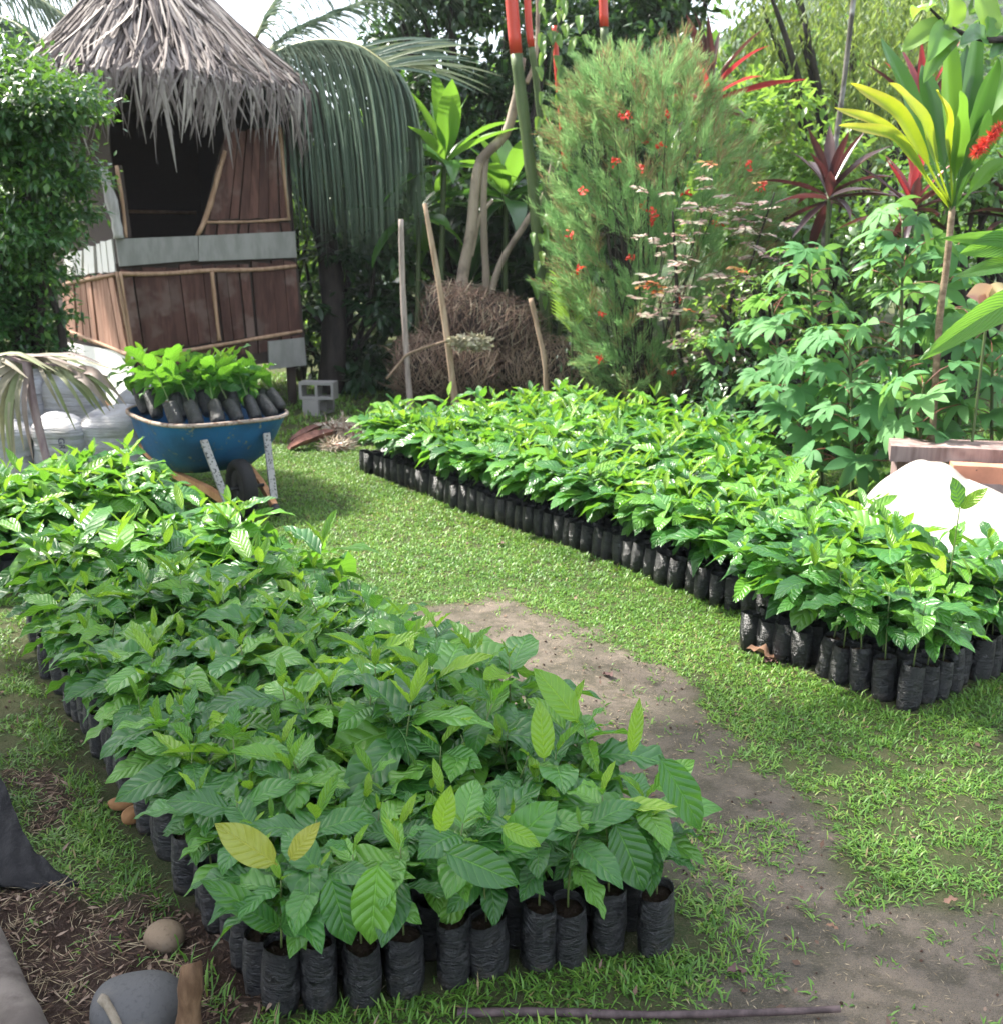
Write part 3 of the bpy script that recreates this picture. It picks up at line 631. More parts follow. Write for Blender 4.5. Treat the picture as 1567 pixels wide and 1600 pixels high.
def thatch_strip(az, t0, L, w, rnd_, droop, lift):
    n = 6; out = []; t = t0; azs = az+np.linspace(0, rng.normal(0, .14), n)
    slope = L/2.55
    ts = t0+np.linspace(0, slope, n); p = roofpt(azs, ts, 0.)
    over = np.clip(ts-.97, 0, None); p[:, 2] -= over*droop; p[:, :2] -= (p[:, :2]-rc[:2])*np.minimum(over*.8, .22)[:, None]
    p[:, 2] += lift*(1-.5*np.linspace(0, 1, n))+np.linspace(0, 1, n)*rng.normal(0, .04)
    tn = nrm(np.gradient(p, axis=0)); outw = p-rc; outw[:, 2] = .6*np.linalg.norm(outw[:, :2], axis=1); sdv = nrm(np.cross(tn, outw)); up = np.cross(sdv, tn)
    ww = w*np.array([.7, 1, 1, .9, .65, .12])[:, None]; rot = rng.normal(0, .8); sd2 = sdv*math.cos(rot)+up*math.sin(rot); u2 = np.cross(sd2, tn)
    v = np.stack([p-sd2*ww, p+u2*ww*.45, p+sd2*ww], 1).reshape(-1, 3)
    i = np.arange(n-1)[:, None]*3; f = np.concatenate([i+np.array([[0, 1, 4, 3]]), i+np.array([[1, 2, 5, 4]])])
    return v, f, rnd_
strips = []
for course, (t0, cnt, L) in enumerate([(.86, 600, .62), (.70, 600, .85), (.52, 560, .95), (.34, 450, 1.0), (.16, 340, .95), (.02, 220, .9)]):
    for q in range(cnt):
        a_ = U(0, 2*math.pi); gap = (abs(((a_+.75+math.pi) % (2*math.pi))-math.pi) < .22) and t0 in (.30, .14) and random.random() < .93
        if gap: continue
        front = math.sin(a_) < -.2 and math.cos(a_) < .75
        strips.append((a_, thatch_strip(a_, t0+U(-.07, .07), L*U(.7, 1.3)*(1.12 if front and t0 > .6 else 1), U(.009, .028), U(0, 1), U(.5, 1.6), .02+.07*random.random()**2)))
vis = [s_ for s_ in strips if math.sin(s_[0]) < .25]; random.shuffle(vis); ids = set(id(s_) for s_ in vis[:290])
rest = MB()
for s_ in strips:
    if id(s_) in ids: part(MB().add(*s_[1][:2], s_[1][2]), 'thatch_strip', M_THATCH, roof, smooth=False)
    else: rest.add(*s_[1][:2], s_[1][2])
part(rest, 'thatch', M_THATCH, roof, smooth=False, kind='stuff')

# ------------------------------------------------------------------ wheelbarrow
def m_worn(name, c, chip, lo=.56, hi=.62, rough=.45, sc=16, c2=None):
    t = NT(name); co = t.co(); a = t.noise(sc, co, 6, .65); b = t.noise(3.5, co, 4)
    cc = t.mix(t.sstep(b, .35, .7), c, c2 or tuple(x*.6 for x in c)); cc = t.mix(t.sstep(a, lo, hi), cc, chip)
    return t.done(t.bsdf(cc, t.math('ADD', rough, t.math('MULTIPLY', a, .3)), t.bump(a, .25, .006), .4))
M_BLUE = m_worn('worn_blue_paint', (.012, .105, .26), (.20, .20, .14), .60, .66, .4, 14, (.01, .06, .15))
M_RIM = m_worn('rusty_rim', (.34, .27, .22), (.16, .09, .06), .5, .6, .7, 30)
M_RAIL = m_bark('orange_timber', (.42, .20, .09), (.60, .32, .17), 20, .15, .6, .3)
M_LEGP = m_worn('chipped_grey_paint', (.33, .31, .29), (.02, .018, .018), .55, .60, .6, 60, (.25, .24, .23))
M_RUB = m_plain('rubber', (.014, .013, .013), .8, .3, 40, .3)
M_DMET = m_plain('dark_metal', (.03, .028, .03), .6, .3)
PS = math.radians(36); fwd = np.array([math.sin(PS), -math.cos(PS), 0]); lft = np.array([math.cos(PS), math.sin(PS), 0])*-1
ax_g = PZ(388, 808); WC = ax_g-fwd*.68; WC[2] = 0
wb = empty('wheelbarrow', tuple(WC), 'worn blue metal wheelbarrow loaded with potted seedlings on the lawn', 'wheelbarrow')
def L2W(x, y, z):
    x, y = x*1.16 if x < .5 else x+.08, y*1.2
    return WC+np.asarray(fwd)*x+np.asarray(lft)*y+np.array([0, 0, 1.])*z
def supel(cx, a, b, z, n=40, e=3.2, za=0.):
    t = np.arange(n)/n*2*np.pi; c, s = np.cos(t), np.sin(t); k = (np.abs(c)**e+np.abs(s)**e)**(-1/e)
    return [L2W(cx+a*c_*k_, b*s_*k_, z+za*c_) for c_, s_, k_ in zip(c, s, k)]
prof = [(.02, .51, .40, .64, .0), (.01, .50, .39, .60, .0), (-.02, .46, .36, .48, 0), (-.06, .40, .32, .35, 0), (-.10, .31, .25, .25, 0), (-.10, .10, .10, .235, 0)]
v = np.concatenate([supel(*p_[:4], za=p_[4]) for p_ in prof]); n = 40; i = np.arange(len(prof)-1)[:, None]*n; j = np.arange(n)[None]; k = (j+1) % n
f = [np.stack([i+j, i+n+j, i+n+k, i+k], -1).reshape(-1, 4), ((len(prof)-1)*n+np.arange(n))[None]]
inner = v+np.array([0, 0, .006]); cen = L2W(-.03, 0, .5); inner[:, :2] = cen[:2]+(inner[:, :2]-cen[:2])*.985
tray = part(MB().add(np.concatenate([v, inner]), [f[0], f[1], f[0][:, ::-1]+len(v), f[1][:, ::-1]+len(v)]), 'tray', M_BLUE, wb)
rim = np.array(supel(.02, .515, .405, .642)); rim = np.concatenate([rim, rim[:2]]); vv, ff, uv = tube(rim, .015, 8, False); part(MB().add(vv, ff, 0, uv), 'rim', M_RIM, tray)
wheel = MB(); R_, r_ = .185, .05; A_ = L2W(.52, 0, .19)
def ring(R_, prof_, seg=36, tread=0.):
    vs = []
    for q in range(seg):
        a = q/seg*2*math.pi
        for rr, yy in prof_:
            rad_ = R_+rr+(tread if q % 2 and rr > .01 else 0); vs.append(A_+fwd*math.cos(a)*rad_+np.array([0, 0, 1.])*math.sin(a)*rad_+lft*yy)
    m_ = len(prof_); i = np.arange(seg)[:, None]; j = np.arange(m_)[None]; i2 = (i+1) % seg; j2 = (j+1) % m_
    return np.array(vs), np.stack([i*m_+j, i*m_+j2, i2*m_+j2, i2*m_+j], -1).reshape(-1, 4)
v, f = ring(.145, [(.055, -.02), (.055, .02), (.045, .042), (.01, .05), (-.02, .035), (-.02, -.035), (.01, -.05), (.045, -.042)], 40, -.008)
wh = part(MB().add(v, f), 'wheel', M_DMET, wb) if False else empty('wheel', (0, 0, 0), None, None); wh.parent = wb; wh.location = (0, 0, 0)
def sub(mb, name, mats, par, smooth=True): return mb.build(name, mats, parent=par, smooth=smooth, at=tuple(wb.location))
sub(MB().add(v, f), 'tyre', M_RUB, wh)
v, f = ring(.10, [(.03, -.03), (.03, .03), (.0, .02), (-.07, .03), (-.07, -.03), (.0, -.02)], 24); sub(MB().add(v, f), 'wheel_rim', M_DMET, wh)
vv, ff, uv = tube([A_-lft*.16, A_+lft*.16], .012, 8); sub(MB().add(vv, ff, 0, uv), 'axle', M_DMET, wh)
for s_ in (-1, 1):
    P = [L2W(-1.05, .30*s_, .58), L2W(-.5, .275*s_, .36), L2W(.0, .225*s_, .225), L2W(.45, .15*s_, .17), L2W(.74, .115*s_, .08)]
    P = spline(P, 12); mb = MB(); up = np.array([0, 0, 1.])
    sec = np.array([[q+lft*a_*.02+up*b_*.026 for a_, b_ in ((-1, -1), (1, -1), (1, 1), (-1, 1))] for q in P]).reshape(-1, 3)
    i = np.arange(11)[:, None]*4; j = np.arange(4)[None]; k = (j+1) % 4
    mb.add(sec, [np.stack([i+j, i+4+j, i+4+k, i+k], -1).reshape(-1, 4), np.array([[0, 1, 2, 3]]), np.array([[47, 46, 45, 44]])]); part(mb, 'rail', M_RAIL, wb, smooth=False)
    vv, ff, uv = tube([L2W(.74, .115*s_, .08), L2W(.80, .108*s_, .055)], .03, 8); part(MB().add(vv, ff, 0, uv), 'rail_cap', M_DMET, wb)
    a = L2W(.36, .20*s_, .555); b = L2W(.68, .135*s_, .115); d_ = nrm(b-a); sx = nrm(np.cross(d_, lft))
    a2 = L2W(.40, .20*s_, .55)
    mb = MB(); q0 = np.array([p_+lft*x_*.024+sx*y_*.010 for p_ in (L2W(.475, .185*s_, .535), L2W(.57, .16*s_, .33), b) for x_, y_ in ((-1, -1), (1, -1), (1, 1), (-1, 1))])
    i = np.arange(2)[:, None]*4; mb.add(q0, [np.stack([i+np.arange(4)[None], i+4+np.arange(4)[None], i+4+(np.arange(4)[None]+1) % 4, i+(np.arange(4)[None]+1) % 4], -1).reshape(-1, 4), np.array([[0, 1, 2, 3]]), np.array([[11, 10, 9, 8]])])
    part(mb, 'brace', M_LEGP, wb, smooth=False)
    vv, ff, uv = tube([L2W(-.28, .24*s_, .36), L2W(-.36, .25*s_, .0)], .02, 8); part(MB().add(vv, ff, 0, uv), 'leg', M_DMET, wb)
# seedlings lying in the wheelbarrow
GW = 'seedlings loaded in the wheelbarrow'
load = [(.40, .30, .655, 'leftmost'), (.44, .20, .65, 0), (.455, .085, .655, 0), (.46, -.03, .655, 0), (.455, -.14, .655, 0), (.43, -.25, .66, 0), (.33, -.345, .685, 0), (.20, -.37, .68, 0),
        (.22, .22, .66, 1), (.24, .06, .68, 1), (.24, -.10, .68, 1), (.05, .30, .66, 1), (.05, .10, .68, 1), (.06, -.10, .68, 1), (.02, -.26, .68, 1), (-.15, .30, .66, 1), (-.18, .0, .66, 1), (-.15, -.22, .66, 1), (-.3, .2, .64, 1)]
fl = 0
for x_, y_, z_, kd in load:
    p = L2W(x_, y_, z_-.02); back = -fwd*.80+np.array([.10*rng.normal()+(.35 if y_ < -.3 else 0)*-1, .0, .0]); axis = nrm(back+np.array([0, 0, U(.62, .80) if kd != 1 else U(.9, 1.2)]))
    if y_ > .25: axis = nrm(np.array([-.35, .35, .8]))
    q = Vector(axis).to_track_quat('Z', 'Y'); M = Matrix.Translation(p) @ q.to_matrix().to_4x4()
    lab = 'coffee seedling standing further back in the loaded wheelbarrow' if kd == 1 else f'coffee seedling lying on the near rim of the wheelbarrow, {ordinal(fl)} bag from the sack side'
    fl += kd != 1
    make_seedling(M, random.randrange(18) if kd == 1 else 18+random.randrange(5), random.randrange(8), lab, GW, U(.95, 1.2), True, U(0, 6.28))

# ------------------------------------------------------------------ white sacks
def m_sack():
    t = NT('woven_sack'); co = t.co(); a = t.noise(1.0, t.scale(co, 3, 3, 32), 4); b = t.noise(7, co, 4)
    c = t.mix(t.sstep(b, .35, .7), (.36, .36, .39), (.27, .26, .255)); c = t.mix(t.math('MULTIPLY', t.sstep(t.noise(3, co, 3), .5, .75), .5), c, (.36, .31, .27)); c = t.mix(t.math('MULTIPLY', t.sstep(a, .60, .68), .55), c, (.10, .10, .13))  # last mix paints the shade of the creases as dark lines
    return t.done(t.bsdf(c, .5, t.bump(t.math('ADD', a, t.math('MULTIPLY', b, .5)), .8, .03), .4))
M_SACK = m_sack(); M_INK = m_plain('sack_print', (.045, .04, .10), .6, .1)
def sack_fn(cx, cy, rx, ry, h, rot, seed):
    def S(a, t):
        k = (np.abs(np.cos(a))**2.6+np.abs(np.sin(a))**2.6)**(-1/2.6); pr = np.where(t < .12, .86+.14*np.sqrt(np.clip(t/.12, 0, 1)), np.where(t > .78, np.sqrt(np.clip(1-((t-.78)/.25)**2, .02, 1)), 1+.04*np.sin((t-.12)*9)))
        wr = 1+.018*np.sin(t*46+2*np.sin(a*2+seed))*np.exp(-((t-.66)/.16)**2)+.012*np.sin(5*a+seed+6*t)
        x = rx*np.cos(a)*k*pr*wr; y = ry*np.sin(a)*k*pr*wr; z = h*t*(1+.05*np.cos(a-seed))
        c, s = math.cos(rot), math.sin(rot); return np.stack([cx+x*c-y*s, cy+x*s+y*c, z-.01], -1)
    return S
def sack(px, py, Y, rx, h, lab, seed, z0=0., txt=None, mat=None):
    p = PY(px, py, Y); S = sack_fn(p[0], Y, rx, rx*.72, h, U(-.25, .1), seed)
    na, nt = 44, 40; a = np.arange(na)/na*2*np.pi; T = np.concatenate([np.linspace(0, .98, nt), [1.0]]); A_, TT = np.meshgrid(a, T); v = S(A_.ravel(), TT.ravel())
    v[-na:, :2] = v[-na:, :2].mean(0)+(v[-na:, :2]-v[-na:, :2].mean(0))*np.array([.5, .3]); v[:, 2] += z0
    i = np.arange(nt)[:, None]*na; j = np.arange(na)[None]; k = (j+1) % na
    o = tag(MB().add(v, [np.stack([i+j, i+k, i+na+k, i+na+j], -1).reshape(-1, 4), (nt*na+np.arange(na))[None]]).build('filled_sack', mat or M_SACK, at=(p[0], Y, z0)), lab, 'sack', 'filled white sacks beside the wheelbarrow')
    for s_, a0, t0, hgt, vert in (txt or []):
        cu = bpy.data.curves.new('sack_lettering', 'FONT'); cu.body = s_; cu.size = 1; to = bpy.data.objects.new('tmp', cu); col.objects.link(to)
        bpy.context.view_layer.update(); me = bpy.data.meshes.new_from_object(to.evaluated_get(bpy.context.evaluated_depsgraph_get())); bpy.data.objects.remove(to)
        vt = np.zeros(len(me.vertices)*3); me.vertices.foreach_get('co', vt); vt = vt.reshape(-1, 3)*hgt
        if vert: vt = np.stack([vt[:, 1], -vt[:, 0], vt[:, 2]], -1)
        aa = a0+vt[:, 0]/rx*.9; tt = t0+vt[:, 1]/h; w = S(aa, tt); w2 = S(aa, tt)-np.array([p[0], Y, 0]); w2[:, 2] = 0
        w = w+nrm(w2)*.004; w[:, 2] += z0; me.vertices.foreach_set('co', (w-np.array([p[0], Y, z0])).ravel().astype(np.float32)); me.materials.clear(); me.materials.append(M_INK); me.update()
        me.name = 'lettering'; lo_ = bpy.data.objects.new('lettering', me); col.objects.link(lo_); lo_.parent = o
    return o
sack(183, 700, 7.5, .275, .62, 'plump white sack with creased sides between the thinner sack and the wheelbarrow', 1.0, txt=[('WNN', 4.05, .34, .085, False)])
sack(98, 700, 7.4, .21, .58, 'narrow bluish white sack with stamped print beside the palm frond stalk', 2.3, txt=[('GRAN', 5.05, .80, .07, True), ('C', 4.45, .34, .17, False)])
sack(5, 705, 7.4, .24, .56, 'white sack farthest from the wheelbarrow, half hidden by drooping frond strips', 3.1)
sack(118, 640, 8.3, .26, .78, 'dusty white sack standing behind the narrow printed sack', 4.4)
sack(225, 650, 8.3, .22, .68, 'white sack at the back half hidden by the blue barrow tray', 5.6)
sack(30, 640, 8.3, .28, .80, 'dusty sack at the back under the dry palm frond', 6.4)

# ------------------------------------------------------------------ dry palm frond over the sacks
M_DRYF = m_strand('drying_palm_leaf', [(0, (.18, .13, .12)), (.3, (.27, .22, .18)), (.6, (.24, .25, .13)), (.85, (.16, .22, .08)), (1, (.32, .28, .20))], .6, .15, .3)
M_RACHIS = m_bark('purple_grey_stalk', (.20, .13, .14), (.34, .26, .25), 20, .1, .5, .2)
def ribbon(P, w, ends=(.5, .08), up=None, fold=.25):
    P = np.asarray(P, float); n = len(P); t = nrm(np.gradient(P, axis=0)); up = np.array([0, -1., .3]) if up is None else np.asarray(up, float)
    s = nrm(np.cross(t, up+1e-6)); u = np.cross(s, t); x = np.linspace(0, 1, n)
    ww = (w*np.interp(x, [0, .12, .6, 1], [ends[0], 1, .85, ends[1]])/2)[:, None]
    v = np.stack([P-s*ww, P-u*ww*fold*2, P+s*ww], 1).reshape(-1, 3); i = np.arange(n-1)[:, None]*3
    uv = np.stack([np.repeat(x, 3), np.tile([0, .5, 1], n)], -1)
    return v, np.concatenate([i+np.array([[0, 1, 4, 3]]), i+np.array([[1, 2, 5, 4]])]), uv
def fall(p0, d0, L, n=8, g=1.3, floor_=None):
    """a strip that starts along d0 and sinks under its own weight"""
    p = [np.asarray(p0, float)]; d = nrm(d0)
    for q in range(n-1):
        d = nrm(d+np.array([0, 0, -g/(n-1)])); p.append(p[-1]+d*L/(n-1))
    p = np.array(p)
    if floor_ is not None: p[:, 2] = np.maximum(p[:, 2], floor_)
    return p
ff0 = PY(40, 562, 6.95); fr = empty('dry_palm_frond', (ff0[0], ff0[1], 0), 'half dry palm frond drooping over the white sacks', 'palm frond')
RP = spline([PY(-70, 548, 7.2), PY(-10, 556, 7.0), PY(42, 566, 6.95), PY(110, 575, 7.0), PY(172, 590, 7.1)], 20)
vv, f_, uv = tube(RP, np.linspace(.028, .008, 20), 8); part(MB().add(vv, f_, .5, uv), 'rachis', M_RACHIS, fr)
P = spline([PY(42, 566, 6.93), PY(50, 620, 6.90), PY(66, 690, 6.86), PY(86, 768, 6.80)], 10); vv, f_, uv = tube(P, np.linspace(.034, .026, 10), 8); part(MB().add(vv, f_, .5, uv), 'stalk', M_RACHIS, fr)
for px0, py0, px1, py1, w_, c_ in [(38, 566, 8, 720, .05, .75), (36, 566, 20, 735, .06, .95), (34, 568, 26, 742, .05, .7), (30, 566, -6, 700, .06, .85), (28, 564, -20, 660, .05, .2), (40, 570, 38, 705, .04, .8), (24, 562, -40, 690, .06, .3), (46, 570, 52, 720, .04, .6),
    (70, 572, 118, 672, .03, .25), (84, 574, 150, 640, .045, .3), (90, 575, 164, 648, .05, .35), (98, 576, 172, 642, .05, .15), (106, 578, 178, 638, .05, .4), (112, 578, 186, 632, .045, .2), (118, 578, 176, 610, .06, .1), (126, 580, 190, 622, .04, .3), (60, 570, 96, 640, .03, .35), (132, 582, 198, 634, .03, .7), (78, 572, 140, 655, .03, .5), (20, 560, -30, 640, .05, .4), (10, 558, -50, 650, .05, .5)]:
    a_, b_ = PY(px0, py0, 6.95), PY(px1, py1, 6.95+U(-.22, -.05)); m_ = (a_+b_)/2+np.array([(b_[0]-a_[0])*.14, -.1, .07])
    v, f, uv = ribbon(spline([a_, m_, b_], 8), w_*1.05); part(MB().add(v, f, c_, uv), 'leaflet', M_DRYF, fr)
for q in range(16):
    px0 = U(-30, 60); a_ = PY(px0, 558+U(-4, 6), 7.0); b_ = PY(px0+U(70, 150), 568+U(0, 26), 6.9+U(-.1, .15)); m_ = (a_+b_)/2+np.array([0, 0, U(.03, .10)])
    v, f, uv = ribbon(spline([a_, m_, b_], 7), U(.03, .05), up=(0, -.5, 1)); part(MB().add(v, f, U(0, .3) if q % 3 else U(.8, .95), uv), 'leaflet', M_DRYF, fr)

# ------------------------------------------------------------------ hollow blocks, husk pile, logs, stones
M_CONC = m_plain('concrete', (.30, .285, .27), .9, .25, 40, .5, .2)
def hollow_block(base, rot, lab, lie=True):
    w, d, h = .39, .19, .19; outer = [(-w/2, 0), (w/2, 0), (w/2, h), (-w/2, h)]; mb = MB(); xs_ = [-.195, -.165, -.015, .015, .165, .195]; zs_ = [0, .032, .158, .19]
    for a in range(5):
        for b in range(3):
            if a in (1, 3) and b == 1: continue
            v, f = boxv(((xs_[a]+xs_[a+1])/2, 0, (zs_[b]+zs_[b+1])/2), xs_[a+1]-xs_[a], d, zs_[b+1]-zs_[b])
            mb.add(v, f)
    me = mb.mesh('hollow_block', M_CONC, False); 
    import bmesh
    bm = bmesh.new(); bm.from_mesh(me); bmesh.ops.remove_doubles(bm, verts=bm.verts, dist=1e-4)
    dup = {}
    for fc_ in bm.faces: dup.setdefault(tuple(sorted(v_.index for v_ in fc_.verts)), []).append(fc_)
    bmesh.ops.delete(bm, geom=[x_ for l_ in dup.values() if len(l_) > 1 for x_ in l_], context='FACES_ONLY'); bm.to_mesh(me); bm.free()
    o = bpy.data.objects.new('hollow_block', me); col.objects.link(o); o.location = base; o.rotation_euler = (0, 0, rot)
    return tag(o, lab, 'block', 'concrete hollow blocks by the hut')
hb = PZ(500, 648); hollow_block((hb[0]-.02, hb[1]+.08, -.01), 1.25, 'lower concrete block standing in the grass under the other block')
hollow_block((hb[0]-.0, hb[1], .182), -.12, 'upper concrete hollow block with two square holes facing out')
M_HUSK = m_strand('husk_fibre', [(0, (.30, .22, .15)), (.5, (.50, .42, .33)), (1, (.68, .62, .53))], .9, .1); M_SHEATH = m_bark('brown_sheath', (.09, .035, .025), (.24, .11, .075), 10, .2, .5, .3)
hp = PZ(540, 706)
def hull(px0, py0, px1, py1, w, lab, cat, name, mat, zt=.1):
    a_, b_ = PZ(px0, py0), PZ(px1, py1); ax = b_-a_; n = 10; t_ = np.linspace(0, 1, n); m_ = 9; th = np.linspace(-1.2, 1.2, m_); sd_ = nrm(np.cross(ax, [0, 0, 1.])); P = []
    for u_ in t_:
        r = w*math.sin(math.pi*(.08+.84*u_))**.7
        for h_ in th: P.append(a_+ax*u_+sd_*r*math.sin(h_)+np.array([0, 0, .012+zt*u_+r*(1-math.cos(h_))*.9+.01*rng.normal()*.3]))
    i = np.arange(n-1)[:, None]*m_; j = np.arange(m_-1)[None]; f = np.stack([i+j, i+j+1, i+m_+j+1, i+m_+j], -1).reshape(-1, 4); P = np.array(P); Q = P+np.array([0, 0, -.008])
    return tag(MB().add(np.concatenate([P, Q]), [f, f[:, ::-1]+len(P)]).build(name, mat, at=a_), lab, cat)
hull(452, 704, 525, 694, .11, 'brown dry palm sheath lying open on the grass beside the husk fibre', 'palm sheath', 'palm_sheath', M_SHEATH)
hull(455, 690, 515, 682, .07, 'dark narrow palm sheath behind the brown one on the grass', 'palm sheath', 'palm_sheath', M_SHEATH, .12)
def fuzz(name, c, r, N, L, W, mat, lab, cat, flat=.5, core=None, stops=(0, 1), group=None):
    root = empty(name, (c[0], c[1], max(0, c[2]-r[2])), lab, cat, group); d = rdir(N); rr = U(.35, 1, N)[:, None]**.5; P = np.asarray(c)+d*rr*np.asarray(r); P[:, 2] = np.maximum(P[:, 2], .005)
    mb = MB(); D = nrm(rdir(N)*np.array([1, 1, flat])+d*.3); scatter(mb, LEAF4, P, D, d, U(*L, N), U(*W, N), U(*stops, N)); part(mb, 'strands', mat, root, kind='stuff')
    if core:
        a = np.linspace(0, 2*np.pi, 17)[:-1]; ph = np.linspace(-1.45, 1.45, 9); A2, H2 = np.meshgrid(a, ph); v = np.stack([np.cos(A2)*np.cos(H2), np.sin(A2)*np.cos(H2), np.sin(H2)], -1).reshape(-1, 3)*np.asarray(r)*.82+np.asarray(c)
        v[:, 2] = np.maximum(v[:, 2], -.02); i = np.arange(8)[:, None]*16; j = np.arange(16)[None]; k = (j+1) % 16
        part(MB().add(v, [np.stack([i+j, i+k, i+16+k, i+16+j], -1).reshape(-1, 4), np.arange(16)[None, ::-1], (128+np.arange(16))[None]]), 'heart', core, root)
    return root
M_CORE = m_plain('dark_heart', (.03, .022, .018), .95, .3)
for px_, py_, r_, n_, l_ in ((535, 684, (.17, .14, .10), 900, 'pale clump of coconut husk fibre lying beside the brown sheath'), (565, 688, (.20, .15, .07), 700, 'flat tangle of husk and straw nearest the first bags of the lawn bed'), (528, 702, (.13, .1, .04), 400, 'small pale husk scrap lying in front of the fibre clump')):
    c_ = PZ(px_, py_); fuzz('husk_clump', (c_[0], c_[1], r_[2]*.7), r_, n_, (.05, .16), (.006, .018), M_HUSK, l_, 'husk', .5, M_SHEATH, group='coconut husk scraps on the lawn')

def blob(name, c, r, mat, lab, cat, rough=.06, seed=0, rot=0., group=None, e=2.4, tiltx=0.):
    na, nh = 40, 22; a = np.arange(na)/na*2*np.pi; ph = np.linspace(-1.5, 1.5, nh); A2, H2 = np.meshgrid(a, ph); d = np.stack([np.cos(A2)*np.cos(H2), np.sin(A2)*np.cos(H2), np.sin(H2)], -1).reshape(-1, 3)
    k = (np.abs(d)**e).sum(1)**(-1/e); nz_ = np.random.default_rng(seed).normal(size=(6, 3)); ph2 = np.random.default_rng(seed+1).uniform(0, 6, 6)
    s = 1+rough*sum(np.sin(d@nz_[q]*1.6+ph2[q]) for q in range(6))/2.5; v = d*(k*s)[:, None]*np.asarray(r)
    Rm = np.array(Euler((tiltx, 0, rot)).to_matrix()); v = v@Rm.T+np.asarray(c)
    i = np.arange(nh-1)[:, None]*na; j = np.arange(na)[None]; kk = (j+1) % na
    return tag(MB().add(v, [np.stack([i+j, i+kk, i+na+kk, i+na+j], -1).reshape(-1, 4), np.arange(na)[None, ::-1], ((nh-1)*na+np.arange(na))[None]]).build(name, mat, at=(c[0], c[1], 0)), lab, cat, group)
def m_stone(name, c0, c1):
    t = NT(name); co = t.co(); a = t.noise(6, co, 5); b = t.noise(90, co, 3); v = t.n('TexVoronoi', out=0, Vector=co, Scale=60.0)
    c = t.mix(a, c0, c1); c = t.mix(t.math('MULTIPLY', t.sstep(b, .55, .7), .35), c, tuple(x*.5 for x in c0)); zz_ = t.n('SeparateXYZ', out=2, Vector=co); c = t.mix(t.math('MULTIPLY', t.math('SUBTRACT', 1.0, t.sstep(t.math('ADD', zz_, t.math('MULTIPLY', t.noise(25, co, 4), .03)), .02, .05)), .8), c, (.05, .034, .024)); c = t.mix(t.math('MULTIPLY', t.sstep(t.noise(14, co, 5), .55, .7), .4), c, (.16, .14, .11)); return t.done(t.bsdf(c, .8, t.bump(t.math('ADD', b, t.math('MULTIPLY', t.sstep(v, .0, .25), .4)), .35, .006), .3))
M_ROCK = m_stone('river_stone', (.062, .062, .064), (.105, .102, .10)); M_ROCK2 = m_stone('brown_stone', (.13, .09, .06), (.25, .19, .13))
c = PZ(203, 1630); blob('river_stone', (c[0]+.0, c[1]+.06, .03), (.104, .088, .076), M_ROCK, 'large smooth grey river stone behind the cut stump', 'stone', .055, 3, .1, e=2.5)
c = PZ(257, 1478); blob('small_stone', (c[0], c[1], .025), (.055, .042, .034), M_ROCK2, 'small brown stone on the soil beside the first bags', 'stone', .08, 5, -.4)
M_OCH = m_plain('ochre_husk', (.30, .15, .06), .85, .3, 30, .5)
c = PZ(196, 1262); blob('husk_fragment', (c[0], c[1], .018), (.05, .03, .022), M_OCH, 'flat ochre husk piece in the grass, farther from the bags', 'husk', .15, 8, .2, 'ochre husk pieces in the grass')
c = PZ(212, 1280); blob('husk_fragment', (c[0], c[1], .018), (.042, .03, .024), M_OCH, 'rounder ochre husk piece touching the bags of the near bed', 'husk', .15, 9, .9, 'ochre husk pieces in the grass')
M_LOG = m_bark('weathered_log', (.075, .06, .05), (.16, .135, .115), 12, .12, .85, .5, (.08, .065, .055))
P = spline([PZ(-75, 1375, .05), PZ(-20, 1490, .05), PZ(25, 1590, .05), PZ(75, 1720, .05)], 14); v, f, uv = tube(P, .050*(1+.07*rng.normal(size=14)), 16)
tag(MB().add(v, f, .2, uv).build('log', M_LOG, at=tuple(P[7]*[1, 1, 0])), 'weathered grey log lying on bare soil beside the stone', 'log')
M_STUMP = m_bark('cut_stake', (.10, .055, .028), (.22, .135, .075), 24, .3, .8, .9, (.06, .035, .02))
b_ = PZ(290, 1640); P = np.array([[b_[0]+.004*q, b_[1], -.03+.032*q] for q in range(9)]); rr = np.array([.027, .027, .026, .030, .025, .025, .029, .026, .022]); v, f, uv = tube(P, rr, 14)
v[-14:, 2] += .018*np.cos(np.arange(14)/14*6.28+2.6); v[-14:] += rng.normal(0, .002, (14, 3))
tag(MB().add(v, f, .4, uv).build('cut_stump', M_STUMP, at=(b_[0], b_[1], 0)), 'short brown ringed stump with a torn top by the river stone', 'stump')
a_, b_ = PZ(205, 1660, .0), PZ(166, 1568, .10); P = spline([a_, (a_+b_)/2+[.0, 0, .02], b_, b_+np.array([-.016, .004, .012])], 9); v, f, uv = tube(P, [.009, .009, .009, .010, .010, .010, .012, .011, .009], 9)
tag(MB().add(v, f, .6, uv).build('broken_stick', m_bark('grey_stick', (.22, .18, .13), (.36, .31, .24), 30, .15), at=tuple(a_)), 'thin broken stick poking up in front of the river stone', 'stick')
P = spline([PZ(715, 1583, .012), PZ(850, 1582, .016), PZ(1000, 1586, .014), PZ(1180, 1583, .014), PZ(1312, 1577, .014)], 24); v, f, uv = tube(P, np.linspace(.011, .008, 24)*(1+.05*rng.normal(size=24)), 10)
tag(MB().add(v, f, .6, uv).build('fallen_stick', m_bark('purple_stick', (.05, .034, .034), (.12, .085, .085), 26, .1, .6, .3, (.20, .14, .13)), at=tuple(P[12]*[1, 1, 0])), 'long straight purplish stick lying on the path before the bags', 'stick')
